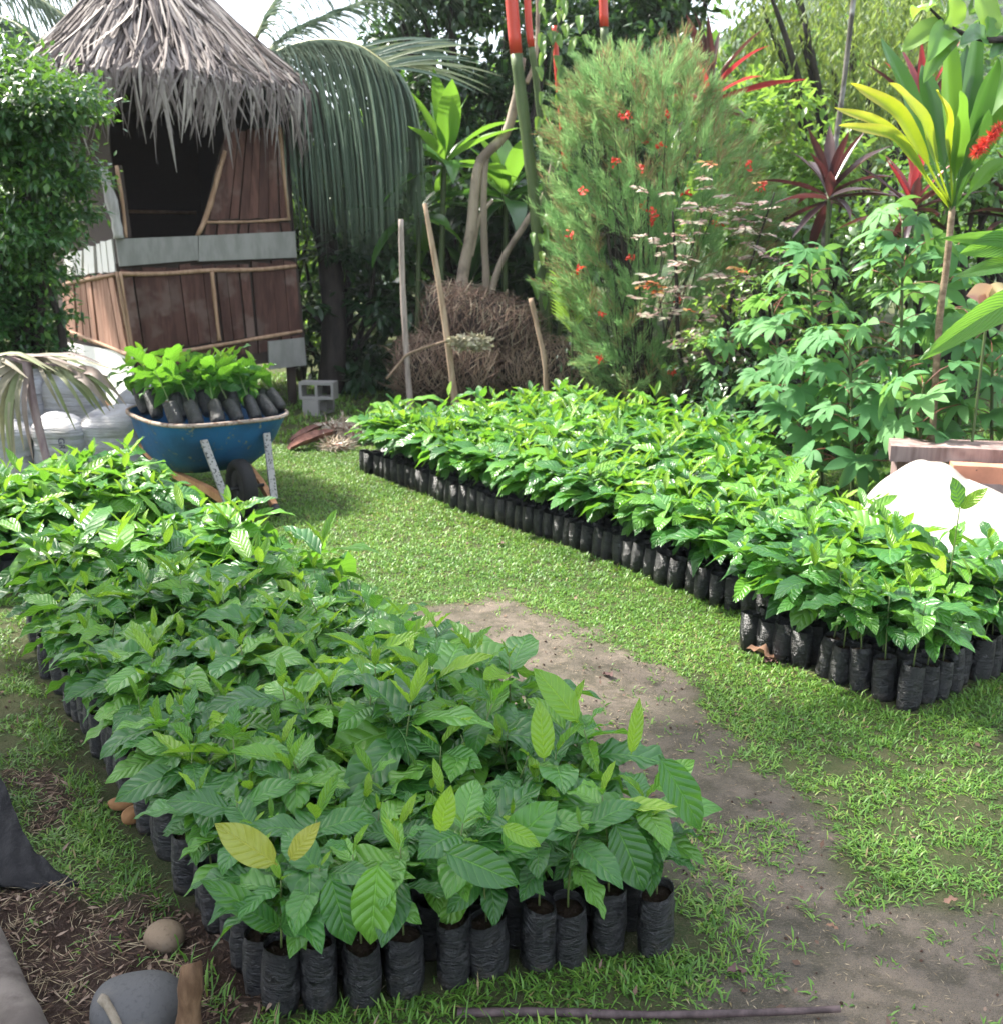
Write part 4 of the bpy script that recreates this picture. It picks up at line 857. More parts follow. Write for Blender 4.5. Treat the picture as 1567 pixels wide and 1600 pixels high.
# black shade cloth
M_CLOTH = m_plain('black_shade_cloth', (.012, .012, .014), .8, .3, 60, .5, .25)
top = spline([PZ(-60, 1120, .10), PZ(-8, 1200, .10), PZ(18, 1255, .07), PZ(40, 1310, .05), PZ(75, 1350, .03), PZ(122, 1382, .012)], 26); bot = spline([PZ(-160, 1300, .02), PZ(-120, 1360, .02), PZ(-60, 1380, .012), PZ(0, 1386, .012), PZ(60, 1390, .012), PZ(124, 1384, .008)], 26)
n_ = 10; G = np.array([[top[q]*(1-w)+bot[q]*w+np.array([0, 0, .03*math.sin(w*3.14)*(1-q/26)+.016*abs(math.sin(q*.55+w*6))*(1-(q/26)**2)+.006*math.sin(q*1.7-w*9)]) for w in np.linspace(0, 1, n_)] for q in range(26)]).reshape(-1, 3)
i = np.arange(25)[:, None]*n_; j = np.arange(n_-1)[None]; f = np.stack([i+j, i+j+1, i+n_+j+1, i+n_+j], -1).reshape(-1, 4)
tag(MB().add(np.concatenate([G, G-[0, 0, .006]]), [f, f[:, ::-1]+len(G)]).build('shade_cloth', M_CLOTH, at=tuple(G[120]*[1, 1, 0])), 'black shade cloth heaped on the soil, tapering to a point', 'cloth')
# dead leaves lying about
M_DEAD = m_strand('dead_leaf', [(0, (.10, .055, .05)), (.5, (.17, .10, .085)), (1, (.30, .17, .10))], .7, .1)
def dead(px, py, L, lab, az, c_, z=.012):
    p = PZ(px, py); v, f, uv = leafgrid(L, .5*L, 10, 6, fold=.6, curl=1.2, wave=.2, quilt=0); M = np.array(rotm('Z', az))[:3, :3]; v = v@M.T+p+[0, 0, z]; v[:, 2] = np.maximum(v[:, 2], .004)
    tag(MB().add(v, f, c_, uv).build('dead_leaf', M_DEAD, at=tuple(p)), lab, 'leaf', 'dead leaves lying on the ground')
dead(1165, 1030, .17, 'crumpled purplish dead leaf against the front bags of the lawn-side bed', -1.9, .15, .05); dead(1195, 1042, .12, 'smaller curled purple leaf beside the crumpled one at the bags', -.6, .05, .02)
dead(1135, 1525, .07, 'reddish brown dead leaf on the path near the long stick', -1.2, .2); dead(1290, 1452, .04, 'tiny dark dead leaf in the middle of the bare path', -1.7, 0.); dead(1497, 1412, .05, 'small tan and black leaf at the tuft of grass beside the path', 1.5, .9); dead(790, 852, .07, 'single brown leaf lying in the open lawn', 1.2, .3)
dead(905, 905, .05, 'dark scrap of leaf in the lawn by the bags', .3, 0.); dead(955, 1062, .09, 'dark crumbly leaf where lawn meets path', .3, .05); dead(735, 948, .06, 'brown leaf at the far tip of the bare path', 1.8, .3)
HAZE = .0006
# ------------------------------------------------------------------ vegetation materials
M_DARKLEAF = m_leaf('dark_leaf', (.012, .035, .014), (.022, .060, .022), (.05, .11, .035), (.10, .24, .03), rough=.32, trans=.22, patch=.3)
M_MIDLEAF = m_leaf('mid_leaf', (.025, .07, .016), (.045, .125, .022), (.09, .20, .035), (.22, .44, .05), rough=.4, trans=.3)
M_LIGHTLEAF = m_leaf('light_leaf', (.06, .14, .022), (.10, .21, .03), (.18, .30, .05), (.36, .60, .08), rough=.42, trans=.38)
M_WILLOW = m_leaf('hanging_leaf', (.07, .12, .022), (.12, .19, .035), (.20, .26, .06), (.38, .52, .09), rough=.5, trans=.38)
M_BUSHLEAF = m_leaf('bush_leaf', (.018, .065, .02), (.035, .11, .028), (.09, .19, .035), (.2, .42, .05), rough=.32, trans=.26)
M_STRAPG = m_leaf('strap_leaf', (.04, .12, .02), (.06, .17, .025), (.11, .25, .035), (.26, .52, .05), rough=.34, trans=.32)
M_STRAPD = m_leaf('broad_dark_leaf', (.016, .06, .02), (.028, .09, .025), (.05, .14, .03), (.12, .3, .04), rough=.3, trans=.22)
def m_strapy():
    t = NT('yellow_strap_leaf'); u = t.n('SeparateXYZ', out=None, Vector=t.co('UV')); e = t.math('MULTIPLY', t.math('ABSOLUTE', t.math('SUBTRACT', u.outputs[1], .5)), .9)
    k = t.math('ADD', t.math('ADD', u.outputs[0], e), t.math('MULTIPLY', t.math('SUBTRACT', t.noise(14, t.co(), 4), .5), .7)); c = t.ramp(k, [(.12, (.05, .15, .02)), (.5, (.15, .25, .02)), (.85, (.34, .36, .03)), (1, (.46, .38, .05))])
    return t.done(t.n('MixShader', _0=.42, _1=t.bsdf(c, .36), _2=t.n('BsdfTranslucent', Color=t.mix(.6, c, (.62, .74, .03)))))
M_STRAPY = m_strapy()
M_RED = m_leaf('red_strap_leaf', (.13, .018, .022), (.20, .035, .04), (.30, .07, .07), (.50, .05, .06), rough=.34, trans=.35)
M_PURPLE = m_leaf('purple_strap_leaf', (.028, .015, .018), (.045, .022, .024), (.075, .04, .034), (.14, .04, .04), rough=.3, trans=.25)
M_CASSAVA = m_leaf('cassava_leaf', (.055, .165, .055), (.085, .225, .080), (.13, .29, .10), (.26, .52, .10), rough=.62, trans=.32, spec=.25, patch=.15)
M_BANANA = m_leaf('broad_green_leaf', (.04, .13, .02), (.06, .18, .025), (.09, .23, .035), (.26, .55, .05), veins=26, rough=.32, trans=.35, vein_gain=.12)
M_ROSE = m_leaf('rose_leaf', (.26, .15, .13), (.36, .28, .24), (.34, .36, .26), (.45, .3, .2), rough=.45, trans=.25, patch=.1)
M_ORANGE = m_leaf('orange_leaf', (.30, .06, .02), (.36, .12, .03), (.25, .18, .04), (.6, .2, .05), rough=.5, trans=.3)
M_PALM = m_strand('palm_leaflet', [(0, (.09, .15, .10)), (.5, (.18, .25, .18)), (.85, (.28, .34, .24)), (1, (.32, .36, .18))], .5, .3, .5)
M_FEATH = m_strand('feathery_twig', [(0, (.12, .27, .085)), (.5, (.22, .40, .145)), (.78, (.36, .52, .20)), (.86, (.26, .16, .09)), (1, (.36, .21, .11))], .7, .5)
M_TWIG = m_strand('dead_twig', [(0, (.07, .045, .035)), (.4, (.22, .14, .105)), (.75, (.33, .24, .17)), (1, (.40, .35, .25))], .8, .1)
M_REDFL = m_leaf('red_flower', (.50, .02, .015), (.62, .04, .03), (.70, .10, .06), (.8, .08, .04), rough=.6, trans=.3, patch=.05)
M_TRUNK = m_bark('dark_trunk', (.018, .015, .013), (.05, .04, .034), 10, .2); M_PALE = m_bark('pale_trunk', (.25, .20, .15), (.42, .34, .26), 9, .25, .75, .3, (.17, .13, .10))
M_GTRUNK = m_bark('green_stem', (.055, .085, .03), (.10, .14, .05), 8, .2, .5, .2); M_REDSH = m_plain('red_crownshaft', (.55, .055, .03), .35, .2, 6, .05)
M_STK = m_bark('grey_stake', (.20, .16, .14), (.36, .30, .27), 16, .15); M_STK2 = m_bark('tan_stake', (.25, .17, .11), (.42, .31, .22), 16, .15)
def stick(name, pts, r, mat, lab, cat, n=14, group=None, sides=10, jit=.06):
    P = spline(pts, n); r = np.interp(np.linspace(0, 1, n), np.linspace(0, 1, len(np.atleast_1d(r))), np.atleast_1d(r)) if np.ndim(r) else np.full(n, r)
    v, f, uv = tube(P, r*(1+jit*rng.normal(size=n)), sides); return tag(MB().add(v, f, random.random(), uv).build(name, mat, at=(P[0][0], P[0][1], P[0][2])), lab, cat, group)
def limb(mb, pts, r0, r1, n=12, sides=7):
    P = spline(pts, n); v, f, uv = tube(P, np.linspace(r0, r1, n), sides); mb.add(v, f, random.random(), uv); return P
def crown_leaves(mb, clumps, per, L, W, tmpl=LEAF4, droop=.35, rn=(0, 1), shell=.55, out=.7):
    for c, r in clumps:
        r = np.broadcast_to(np.asarray(r, float), (3,)); n = max(4, int(per*np.prod(r)**(2/3)))
        d = rdir(n); d[:, 2] = np.where(rng.random(n) < .25, d[:, 2], np.abs(d[:, 2])*U(.2, 1, n)-.25); d = nrm(d)
        P = np.asarray(c)+d*r*((U(shell, 1.08, n)+(rng.random(n) < .09)*U(0, .4, n))[:, None]); D = nrm(d*out+rdir(n)*.8+np.array([0, 0, -droop])); Up = nrm(d*.5+np.array([0, 0, 1.])+rdir(n)*.45)
        tone = U(rn[0], rn[1])*.5; sz_ = U(.65, 1.25, n); scatter(mb, tmpl, P, D, Up, U(*L, n)*sz_, U(*W, n)*sz_, np.clip(tone+U(rn[0], rn[1], n)*.5, 0, .999))
def bush(name, box, Y, dY, mats, lab, cat, nclump, cr, per, L, W, tmpl=LEAF4, base=None, trunkmat=None, group=None, droop=.35, rn=(0, .999), keep=None, trunk_r=.06, shell=.5):
    """box in picture pixels at depth Y gives the span of the crown; clumps fill it through dY of depth"""
    x0, y0, x1, y1 = box; cs = []
    tries = 0
    while len(cs) < nclump and tries < 5000:
        tries += 1; px, py = U(x0, x1), U(y0, y1)
        if keep is not None and not keep((px-x0)/(x1-x0), (py-y0)/(y1-y0)): continue
        c = PY(px, py, Y+U(-dY, dY)); r_ = cr*U(.65, 1.25); 
        if c[2] < r_*.5: c[2] = r_*.5
        cs.append((c, (r_*U(.8, 1.3), r_*U(.8, 1.3), r_*U(.7, 1.05))))
    bx, by = (base if base is not None else ((x0+x1)/2, y1)); b = PY(bx, by, Y); b[2] = 0
    root = empty(name, tuple(b), lab, cat, group); mb = MB()
    for c, r_ in cs[::max(1, len(cs)//14)]:
        limb(mb, [b, b*.5+c*.5+np.array([U(-.2, .2), U(-.2, .2), .15])*(1 if c[2] > .8 else .2), c], trunk_r, trunk_r*.25)
    part(mb, 'trunk', trunkmat or M_TRUNK, root)
    mb = MB(); crown_leaves(mb, cs, per, L, W, tmpl, droop, rn, shell); part(mb, 'crown', mats, root, smooth=tmpl is LEAF8, kind='stuff')
    return root
# hills beyond, forested
def m_hill():
    t = NT('forest_hill'); co = t.co(); a = t.noise(.35, co, 8, .7); b = t.n('TexVoronoi', out=0, Vector=co, Scale=.5)
    return t.done(t.bsdf(t.mix(t.sstep(t.math('ADD', t.math('MULTIPLY', a, .8), t.math('MULTIPLY', b, .35)), .35, .75), (.018, .035, .018), (.075, .12, .045)), .9, t.bump(a, 1.0, 2.0), .1))
hx = np.linspace(-260, 260, 200); hy = np.linspace(60, 330, 90); HX, HY = np.meshgrid(hx, hy)
prof_h = 12+26*np.clip((HX+20)/70, 0, 1)**1.3+20*np.clip((-HX-60)/80, 0, 1)
HZ = prof_h*np.clip((HY-62)/75, 0, 1)**1.1+(vnoise(HX, HY, .03, 31)-.5)*9*np.clip((HY-70)/60, 0, 1)+(vnoise(HX, HY, .22, 32))*2.6+(vnoise(HX, HY, .5, 33))*1.8-3
i = np.arange(89)[:, None]*200; j = np.arange(199)[None]
MB().add(np.stack([HX.ravel(), HY.ravel(), HZ.ravel()], -1), np.stack([i+j, i+j+1, i+201+j, i+200+j], -1).reshape(-1, 4)).build('hills', m_hill(), kind='structure')
# a mass of far trees behind the garden
fm = MB(); cl = []
for q in range(150):
    x_ = U(-16, 20); y_ = U(19, 30); h_ = U(1.0, 3.4)+(1.6 if x_ > -1.5 else 0)+max(0, (x_-6))*.12
    if -5.2 < x_ < -2.0: h_ = min(h_, 3.0)
    cl.append(((x_, y_, h_), U(.9, 1.7)))
crown_leaves(fm, cl, 420, (.16, .34), (.08, .16), LEAF4, .3); fm.build('far_woodland', M_MIDLEAF, smooth=False, kind='stuff')
# ------------------------------------------------------------------ shrubs and trees, left to right
bush('dense_bush', (-70, 95, 98, 545), 8.4, .45, M_BUSHLEAF, 'dense dark green bush with small glossy leaves before the hut', 'bush', 46, .30, 8000, (.055, .09), (.026, .042), base=(40, 620), keep=lambda u, v: not (u > .72 and (v < .12 or v > .9)))
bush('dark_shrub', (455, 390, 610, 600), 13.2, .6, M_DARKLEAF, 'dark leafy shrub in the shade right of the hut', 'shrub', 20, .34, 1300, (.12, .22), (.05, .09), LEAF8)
bush('yellow_leaved_shrub', (440, 240, 500, 560), 14.0, .3, M_LIGHTLEAF, 'bright yellow-green shrub peeping out between hut and hanging fronds', 'shrub', 14, .3, 900, (.12, .2), (.05, .08), LEAF8)
bush('orchard_tree', (600, -60, 860, 330), 15.0, 1.0, M_DARKLEAF, 'dark glossy orchard tree behind the pale branched trunks', 'tree', 46, .50, 1500, (.12, .20), (.05, .08), LEAF8, base=(720, 520), trunk_r=.11)
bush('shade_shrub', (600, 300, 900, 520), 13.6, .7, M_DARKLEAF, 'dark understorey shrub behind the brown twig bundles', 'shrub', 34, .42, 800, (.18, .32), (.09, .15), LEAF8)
bush('hedge_tree', (850, -80, 1130, 230), 16.0, 1.0, M_DARKLEAF, 'tall dark tree rising behind the feathery shrub', 'tree', 40, .55, 1100, (.13, .22), (.06, .09), LEAF8, base=(980, 520), trunk_r=.12)
bush('bright_shrub', (1090, 120, 1300, 400), 13.0, .8, M_LIGHTLEAF, 'bright green leafy shrub behind the red cordyline', 'shrub', 30, .38, 1300, (.10, .18), (.045, .08), LEAF8, rn=(0, .9))
bush('understorey_shrub', (1130, 300, 1420, 560), 11.2, .7, M_MIDLEAF, 'mid green undergrowth shrub behind the cassava', 'shrub', 34, .36, 1500, (.08, .15), (.04, .07), LEAF8)
bush('garden_shrub', (1380, 230, 1640, 470), 9.4, .7, M_MIDLEAF, 'leafy green shrub behind the yellow-leaved cordyline', 'shrub', 26, .32, 1500, (.07, .13), (.035, .06), LEAF8)
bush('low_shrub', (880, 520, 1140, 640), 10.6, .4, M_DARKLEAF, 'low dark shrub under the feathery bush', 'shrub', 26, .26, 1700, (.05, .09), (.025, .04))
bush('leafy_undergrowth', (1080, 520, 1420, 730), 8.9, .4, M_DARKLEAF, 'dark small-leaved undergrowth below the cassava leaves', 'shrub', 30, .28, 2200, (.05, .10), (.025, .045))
# tree with hanging narrow leaves
wt = PY(1330, 560, 14.5); wt[2] = 0; root = empty('weeping_tree', tuple(wt), 'airy yellow-green tree with narrow hanging leaves', 'tree'); mb = MB(); lm = MB()
for q in range(150):
    c = PY(U(1170, 1470), U(-120, 150), 14.5+U(-1.2, 1.2))
    if q < 14: limb(mb, [wt, wt*.4+c*.6+[0, 0, .5], c], .09, .02)
    L_ = U(.8, 2.0); n_ = int(48*L_); t_ = np.sort(rng.random(n_)); P = c+np.stack([rng.normal(0, .05, n_)+.25*t_*rng.normal(), rng.normal(0, .05, n_), -t_*L_], -1)
    D = nrm(np.stack([rng.normal(0, .55, n_), rng.normal(0, .55, n_), -np.ones(n_)], -1)); scatter(lm, LEAF4, P, D, rdir(n_), U(.10, .19, n_), U(.022, .04, n_), np.clip(U(0, .999)*.5+U(0, .5, n_), 0, .999))
part(mb, 'trunk', M_TRUNK, root); part(lm, 'crown', M_WILLOW, root, kind='stuff', smooth=False)
# lichened thin trunk
stick('slim_trunk', [PY(1278, 560, 9.8)*[1, 1, 0], PY(1287, 400, 9.8), PY(1302, 250, 9.8), PY(1318, 130, 9.8), PY(1340, -60, 9.8)], [.045, .04, .028, .024, .02], m_bark('lichen_trunk', (.06, .055, .045), (.16, .15, .13), 12, .3, .85, .5, (.36, .36, .34)), 'slim dark trunk blotched with pale lichen beside the purple cordyline', 'tree', 22)
# ------------------------------------------------------------------ coconut palm
pb = PY(517, 612, 12.6); pb[2] = 0
palm = empty('coconut_palm', tuple(pb), 'coconut palm with long drooping fronds behind the hut', 'palm')
P = spline([pb, PY(522, 480, 12.7), PY(500, 330, 13.0), PY(440, 190, 13.4), PY(392, 105, 13.6)], 16); v, f, uv = tube(P, np.linspace(.17, .12, 16)*(1+.04*rng.normal(size=16)), 14); part(MB().add(v, f, .3, uv), 'trunk', M_TRUNK, palm)
def frond(root, pts, n, La, Lb, wid, g, side, nrach=30, tone=(0, 1), spread=1.0):
    R_ = spline(pts, nrach); v, f, uv = tube(R_, np.linspace(.03, .008, nrach), 6); fo = part(MB().add(v, f, .5, uv), 'frond', M_RACHISG, root); mb = MB(); tn = nrm(np.gradient(R_, axis=0))
    for q in range(n):
        t = (q+.5)/n; x_ = t*(nrach-1); i_ = min(int(x_), nrach-2); p = R_[i_]+(R_[i_+1]-R_[i_])*(x_-i_); td = tn[i_]; sd_ = nrm(np.cross(td, [0, 0, 1.])+1e-6)
        L_ = (La+(Lb-La)*t)*math.sin(math.pi*(.12+.80*t))**.5*U(.9, 1.08)
        for s_ in side:
            d = nrm(sd_*s_*spread*.35+td*(.55+.5*t)+np.array([0, 0, .25])+rng.normal(0, .05, 3)); v, f, uv = ribbon(fall(p, d, L_, 9, g*1.3*U(.85, 1.15)), wid*U(.8, 1.2), (.6, .05), up=td, fold=.3); mb.add(v, f, U(*tone), uv)
    o = mb.build('leaflets', M_PALM, parent=fo, at=tuple(root.location), kind='stuff'); return fo
M_RACHISG = m_plain('green_rachis', (.20, .20, .06), .5, .2)
MBX = MB()
frond(palm, [PY(395, 110, 12.9), PY(440, 78, 12.6), PY(500, 62, 12.3), PY(560, 70, 12.0), PY(612, 106, 11.7)], 260, 2.9, 2.3, .024, 3.6, (1, -1), tone=(.3, .95))
for q_ in range(26):
    a0_ = PY(560+q_*2, 70+q_*1.4, 12.0-q_*.012); v, f, uv = ribbon(fall(a0_, [.9, -.15, U(-.12, .42)], U(.9, 1.3), 8, .5), .034, up=(0, -1, .4)); MBX.add(v, f, U(.3, .9), uv)
part(MBX, 'leaflets', M_PALM, palm, kind='stuff')
frond(palm, [PY(380, 150, 13.2), PY(430, 70, 13.4), PY(520, 20, 13.6), PY(620, -10, 13.9), PY(720, 0, 14.2)], 80, 1.0, .8, .03, 1.6, (1, -1), tone=(0, .8))
frond(palm, [PY(400, 60, 13.2), PY(440, -10, 13.3), PY(520, -60, 13.5), PY(620, -60, 13.6)], 60, 1.2, .9, .03, 2.4, (1, -1), tone=(0, .8))
frond(palm, [PY(420, 190, 13.2), PY(470, 165, 13.1), PY(530, 175, 12.9), PY(580, 215, 12.7)], 140, 2.4, 1.9, .026, 3.8, (1, -1), tone=(0, .6))
frond(palm, [PY(430, 260, 13.6), PY(480, 235, 13.5), PY(550, 240, 13.3), PY(610, 270, 13.2)], 130, 2.2, 1.6, .026, 4.0, (1, -1), tone=(0, .5))
p2 = PY(-160, 600, 13.0); p2[2] = 0; palm2 = empty('coconut_palm', tuple(p2), 'coconut palm whose green fronds hang over the bush beside the hut roof', 'palm')
P = spline([p2, PY(-150, 200, 13.0), PY(-120, -90, 13.0)], 10); v, f, uv = tube(P, .16, 12); part(MB().add(v, f, .3, uv), 'trunk', M_TRUNK, palm2)
for pts in ([(-110, -40, 12.6), (-40, 10, 12.0), (30, 40, 11.6), (75, 95, 11.3)], [(-110, -60, 12.6), (0, -30, 12.2), (80, 10, 12.0), (150, 70, 11.8)], [(-90, -90, 12.8), (20, -60, 12.6), (120, -20, 12.4), (190, 20, 12.3)], [(-140, 0, 12.4), (-60, 60, 12.0), (0, 110, 11.6), (40, 170, 11.4)]):
    frond(palm2, [PY(*p_) for p_ in pts], 56, 1.0, .7, .032, 2.0, (1, -1), tone=(.5, 1))
# ------------------------------------------------------------------ strap-leaved plants: every leaf its own object
def strapmesh(name, L, W, curl, fold, mat, wave=.03, wk=2, curl0=0., tip=1.0, nl=12):
    g = leafgrid(L, W, nl, 4, fold=fold, curl=curl, wave=wave, wk=wk, curl0=curl0, tipn=tip, ph=random.random()); return MB().add(g[0], g[1], 0., g[2]).mesh(name, mat)
def rosette(name, base, head, stem_r, n, L, W, mats, lab, cat, pitch=(-.2, 1.35), curl=(.4, 1.5), fold=(.25, .6), petiole=0., stemmat=None, group=None, face=None, stem_pts=None):
    root = empty(name, (base[0], base[1], 0), lab, cat, group); mb = MB(); limb(mb, stem_pts or [base*[1, 1, 0], (base*[1, 1, 0]+head)/2+np.array([U(-.06, .06), 0, 0]), head], stem_r*1.2, stem_r*.9)
    part(mb, 'stem', stemmat or M_GTRUNK, root)
    for q in range(n):
        u = q/max(1, n-1); pt_ = pitch[0]+(pitch[1]-pitch[0])*u+U(-.15, .15); az = q*2.4+U(-.3, .3)
        if face is not None: az = face[0]+face[1]*math.sin(q*2.399+1)
        l_ = L*U(.8, 1.1)*(1-.25*abs(u-.45)); k_ = min(len(mats)-1, int(u*len(mats)*.999))
        g = leafgrid(l_, W/L*l_*U(.85, 1.1), 12, 4, fold=U(*fold), curl=U(*curl)*(1.1-u*.6), wave=.03, wk=2, ph=random.random(), tipn=.9); v, f, uv = g
        if petiole:
            pt = np.array([[0, 0, 0], [0, petiole*.6, 0], [0, petiole, 0]]); tv, tf, tu = tube(pt, [.010, .007, .006], 6); v = v+np.array([0, petiole*.98, 0])
        me_b = MB().add(v, f, 0., uv)
        if petiole: me_b.add(tv, tf, 0., tu, 0)
        me = me_b.mesh('leaf', mats[k_]); M = Matrix.Translation(head-np.array([base[0], base[1], 0])+np.array([0, 0, -.12*(1-u)*L])) @ rotm('Z', az) @ rotm('X', pt_) @ rotm('Y', U(-.3, .3)); inst('leaf', me, root, M)
    return root
rosette('dracaena', PY(690, 560, 12.0), PY(695, 245, 12.0), .035, 18, 1.05, .26, [M_STRAPG], 'dracaena with a rosette of long bright green strap leaves', 'dracaena', pitch=(-.25, 1.4), curl=(.3, 1.3))
rosette('dracaena', PY(645, 560, 12.3), PY(655, 330, 12.3), .03, 12, .9, .22, [M_STRAPG, M_STRAPD], 'lower dracaena with broad folded leaves below the bright rosette', 'dracaena', pitch=(-.4, .9), curl=(.5, 1.5))
rosette('broadleaf_plant', PY(790, 560, 12.6), PY(790, 300, 12.6), .035, 15, 1.1, .30, [M_STRAPD, M_STRAPG], 'broad dark green leaves sprouting among the pale trunks', 'plant', pitch=(-.5, 1.25), curl=(.3, 1.2))
rosette('broadleaf_plant', PY(735, 560, 12.9), PY(735, 440, 12.9), .03, 13, 1.0, .26, [M_STRAPD], 'low dark broad-leaved plant behind the twig bundles', 'plant', pitch=(-.2, 1.2), curl=(.3, 1.0))
rosette('red_cordyline', PY(1108, 560, 11.4), PY(1108, 150, 11.4), .022, 20, .95, .15, [M_PURPLE, M_RED, M_PURPLE], 'red and maroon cordyline standing above the feathery shrub', 'cordyline', pitch=(-.5, 1.45), curl=(.1, .9), fold=(.4, .8))
rosette('purple_cordyline', PY(1292, 560, 9.4), PY(1295, 300, 9.4), .022, 22, .72, .13, [M_PURPLE], 'dark purple cordyline growing against the slim lichened trunk', 'cordyline', pitch=(-.5, 1.4), curl=(.1, .9), fold=(.4, .8))
rosette('crimson_cordyline', PY(1425, 560, 8.6), PY(1425, 320, 8.6), .022, 20, .62, .11, [M_PURPLE, M_PURPLE, M_RED], 'cordyline with an upright crimson heart and dull purple outer leaves', 'cordyline', pitch=(-.4, 1.45), curl=(.1, .9), fold=(.4, .8))
rosette('maroon_cordyline', PY(1600, 560, 8.8), PY(1590, 330, 8.8), .022, 16, .65, .11, [M_PURPLE], 'maroon cordyline at the edge beside the red bottlebrush flower', 'cordyline', pitch=(-.2, 1.2), curl=(.2, .9))
rosette('crimson_cordyline', PY(1440, 400, 9.0), PY(1440, 165, 9.0), .02, 12, .65, .12, [M_PURPLE, M_RED], 'small crimson cordyline tuft half hidden behind the big yellow-green leaves', 'cordyline', pitch=(.4, 1.45), curl=(.1, .5))
# the large cordyline with yellow leaves: leaves laid out one by one
lb = PY(1468, 640, 6.5); lb[2] = 0; hd = PY(1488, 322, 6.5)
big = empty('green_cordyline', tuple(lb), 'large cordyline with yellow outer leaves and dark green inner ones', 'cordyline')
mb = MB(); limb(mb, [lb, PY(1466, 520, 6.5), PY(1478, 420, 6.5), hd], .024, .02); part(mb, 'stem', m_bark('ringed_stem', (.16, .11, .07), (.32, .24, .16), 20, 1.5), big)
def laid(root, p0, p1, W, mat, bow=.1, petiole=.35, up=(0, -1, .5), tilt=0., fold=.35, name='leaf', nl=14):
    p0, p1 = np.asarray(p0), np.asarray(p1); ch = p1-p0; up = nrm(np.asarray(up, float)); m_ = p0+ch*.55+np.array([0, 0, 1.])*bow*np.linalg.norm(ch); P = spline([p0, p0*.72+m_*.28+ch*.03, m_, p1], nl*2+1)
    t_ = np.linspace(0, 1, len(P)); tn = nrm(np.gradient(P, axis=0)); s = nrm(np.cross(tn, up)); u = np.cross(s, tn); s = s*math.cos(tilt)+u*math.sin(tilt); u = np.cross(s, tn)
    x = np.clip((t_-petiole)/(1-petiole), 0, 1); w = np.maximum(W/2*np.sin(np.pi*x**.85)**.75*np.where(x > .85, 1-(x-.85)*2, 1), .011*(1-.3*t_)); w[-1] = .001
    ss = np.linspace(-1, 1, 7); wav = .05*W*np.sin(x*14+random.random()*6)
    v = P[:, None]+s[:, None]*(ss[None, :, None]*w[:, None, None]*math.cos(fold))+u[:, None]*((np.abs(ss)[None, :, None]*w[:, None, None])*math.sin(fold)+(ss**2)[None, :, None]*wav[:, None, None])
    i = np.arange(len(P)-1)[:, None]*7; j = np.arange(6)[None]; uv = np.stack(np.broadcast_arrays(x[:, None], ss[None]*.5+.5), -1).reshape(-1, 2)
    return part(MB().add(v.reshape(-1, 3), np.stack([i+j, i+j+1, i+8+j, i+7+j], -1).reshape(-1, 4), random.random(), uv), name, mat, root)
for px, py, w_, m_, bow, dy in [(1303, 168, .10, M_STRAPY, .12, -.25), (1328, 130, .115, M_STRAPY, .14, -.1), (1388, 128, .13, M_STRAPY, .14, -.25), (1310, 196, .10, M_STRAPY, .14, -.35), (1462, 140, .10, M_STRAPY, .18, -.45),
    (1376, 58, .16, M_STRAPD, .03, .1), (1440, 100, .15, M_STRAPD, .05, .2), (1480, 40, .16, M_STRAPG, .03, .1), (1530, 30, .15, M_STRAPD, .03, 0), (1560, 90, .15, M_STRAPD, .08, -.2), (1590, 150, .14, M_STRAPG, .12, -.25), (1545, 170, .15, M_STRAPD, .1, -.4), (1510, 70, .15, M_STRAPD, .04, .3), (1600, 60, .15, M_STRAPG, .1, .2), (1590, 250, .11, M_STRAPG, .16, -.2), (1500, 140, .14, M_STRAPG, .1, -.4)]:
    laid(big, hd+rng.normal(0, .008, 3)+[0, 0, U(-.05, .03)], PY(px, py, 6.5+dy), w_, m_, bow, .42, tilt=U(-.4, .4))
# broad leaves hanging in at the top corner
bb = PY(1700, 700, 6.2); bb[2] = 0; tl = empty('broadleaf_tree', tuple(bb), 'tree branch with big soft green leaves at the top corner', 'tree'); mb = MB()
nodes = [PY(1600, 60, 6.2), PY(1545, 62, 6.1), PY(1490, 45, 6.1), PY(1452, 12, 6.1)]
limb(mb, [bb, PY(1690, 300, 6.2), PY(1650, 100, 6.2), nodes[0], nodes[1], nodes[2], nodes[3]], .04, .006, 24); part(mb, 'branch', M_TRUNK, tl)
for nd, px, py, w_, m_ in [(2, 1408, 80, .14, M_LIGHTLEAF), (3, 1425, 30, .12, M_LIGHTLEAF), (3, 1455, -20, .12, M_LIGHTLEAF), (2, 1442, 130, .12, M_STRAPG), (1, 1500, 68, .10, M_STRAPD), (0, 1546, 90, .11, M_STRAPD), (1, 1545, 25, .10, M_STRAPG), (0, 1580, 120, .12, M_STRAPD), (2, 1480, 0, .13, M_LIGHTLEAF), (1, 1525, -20, .15, M_LIGHTLEAF), (0, 1570, -10, .15, M_LIGHTLEAF), (2, 1450, 95, .13, M_STRAPG)]:
    laid(tl, nodes[nd], PY(px, py, 6.1+U(-.25, .2)), w_*1.25, m_, .12, .12, tilt=U(-.5, .5), nl=8)
fl_ = PY(1538, 222, 6.0); rb_ = empty('bottlebrush_flower', tuple(fl_), 'fluffy red bottlebrush-like flower spike hanging by the cordyline', 'flower'); mb = MB(); n_ = 420; t_ = U(0, 1, n_); ax0, ax1 = PY(1562, 196, 6.0), PY(1524, 240, 6.0); P = ax0+(ax1-ax0)*t_[:, None]; d = rdir(n_); scatter(mb, LEAF4, P, nrm(d+np.array([0, 0, -.3])), rdir(n_), U(.035, .06, n_), U(.005, .009, n_), U(0, .99, n_)); part(mb, 'bristles', M_REDFL, rb_, kind='stuff')
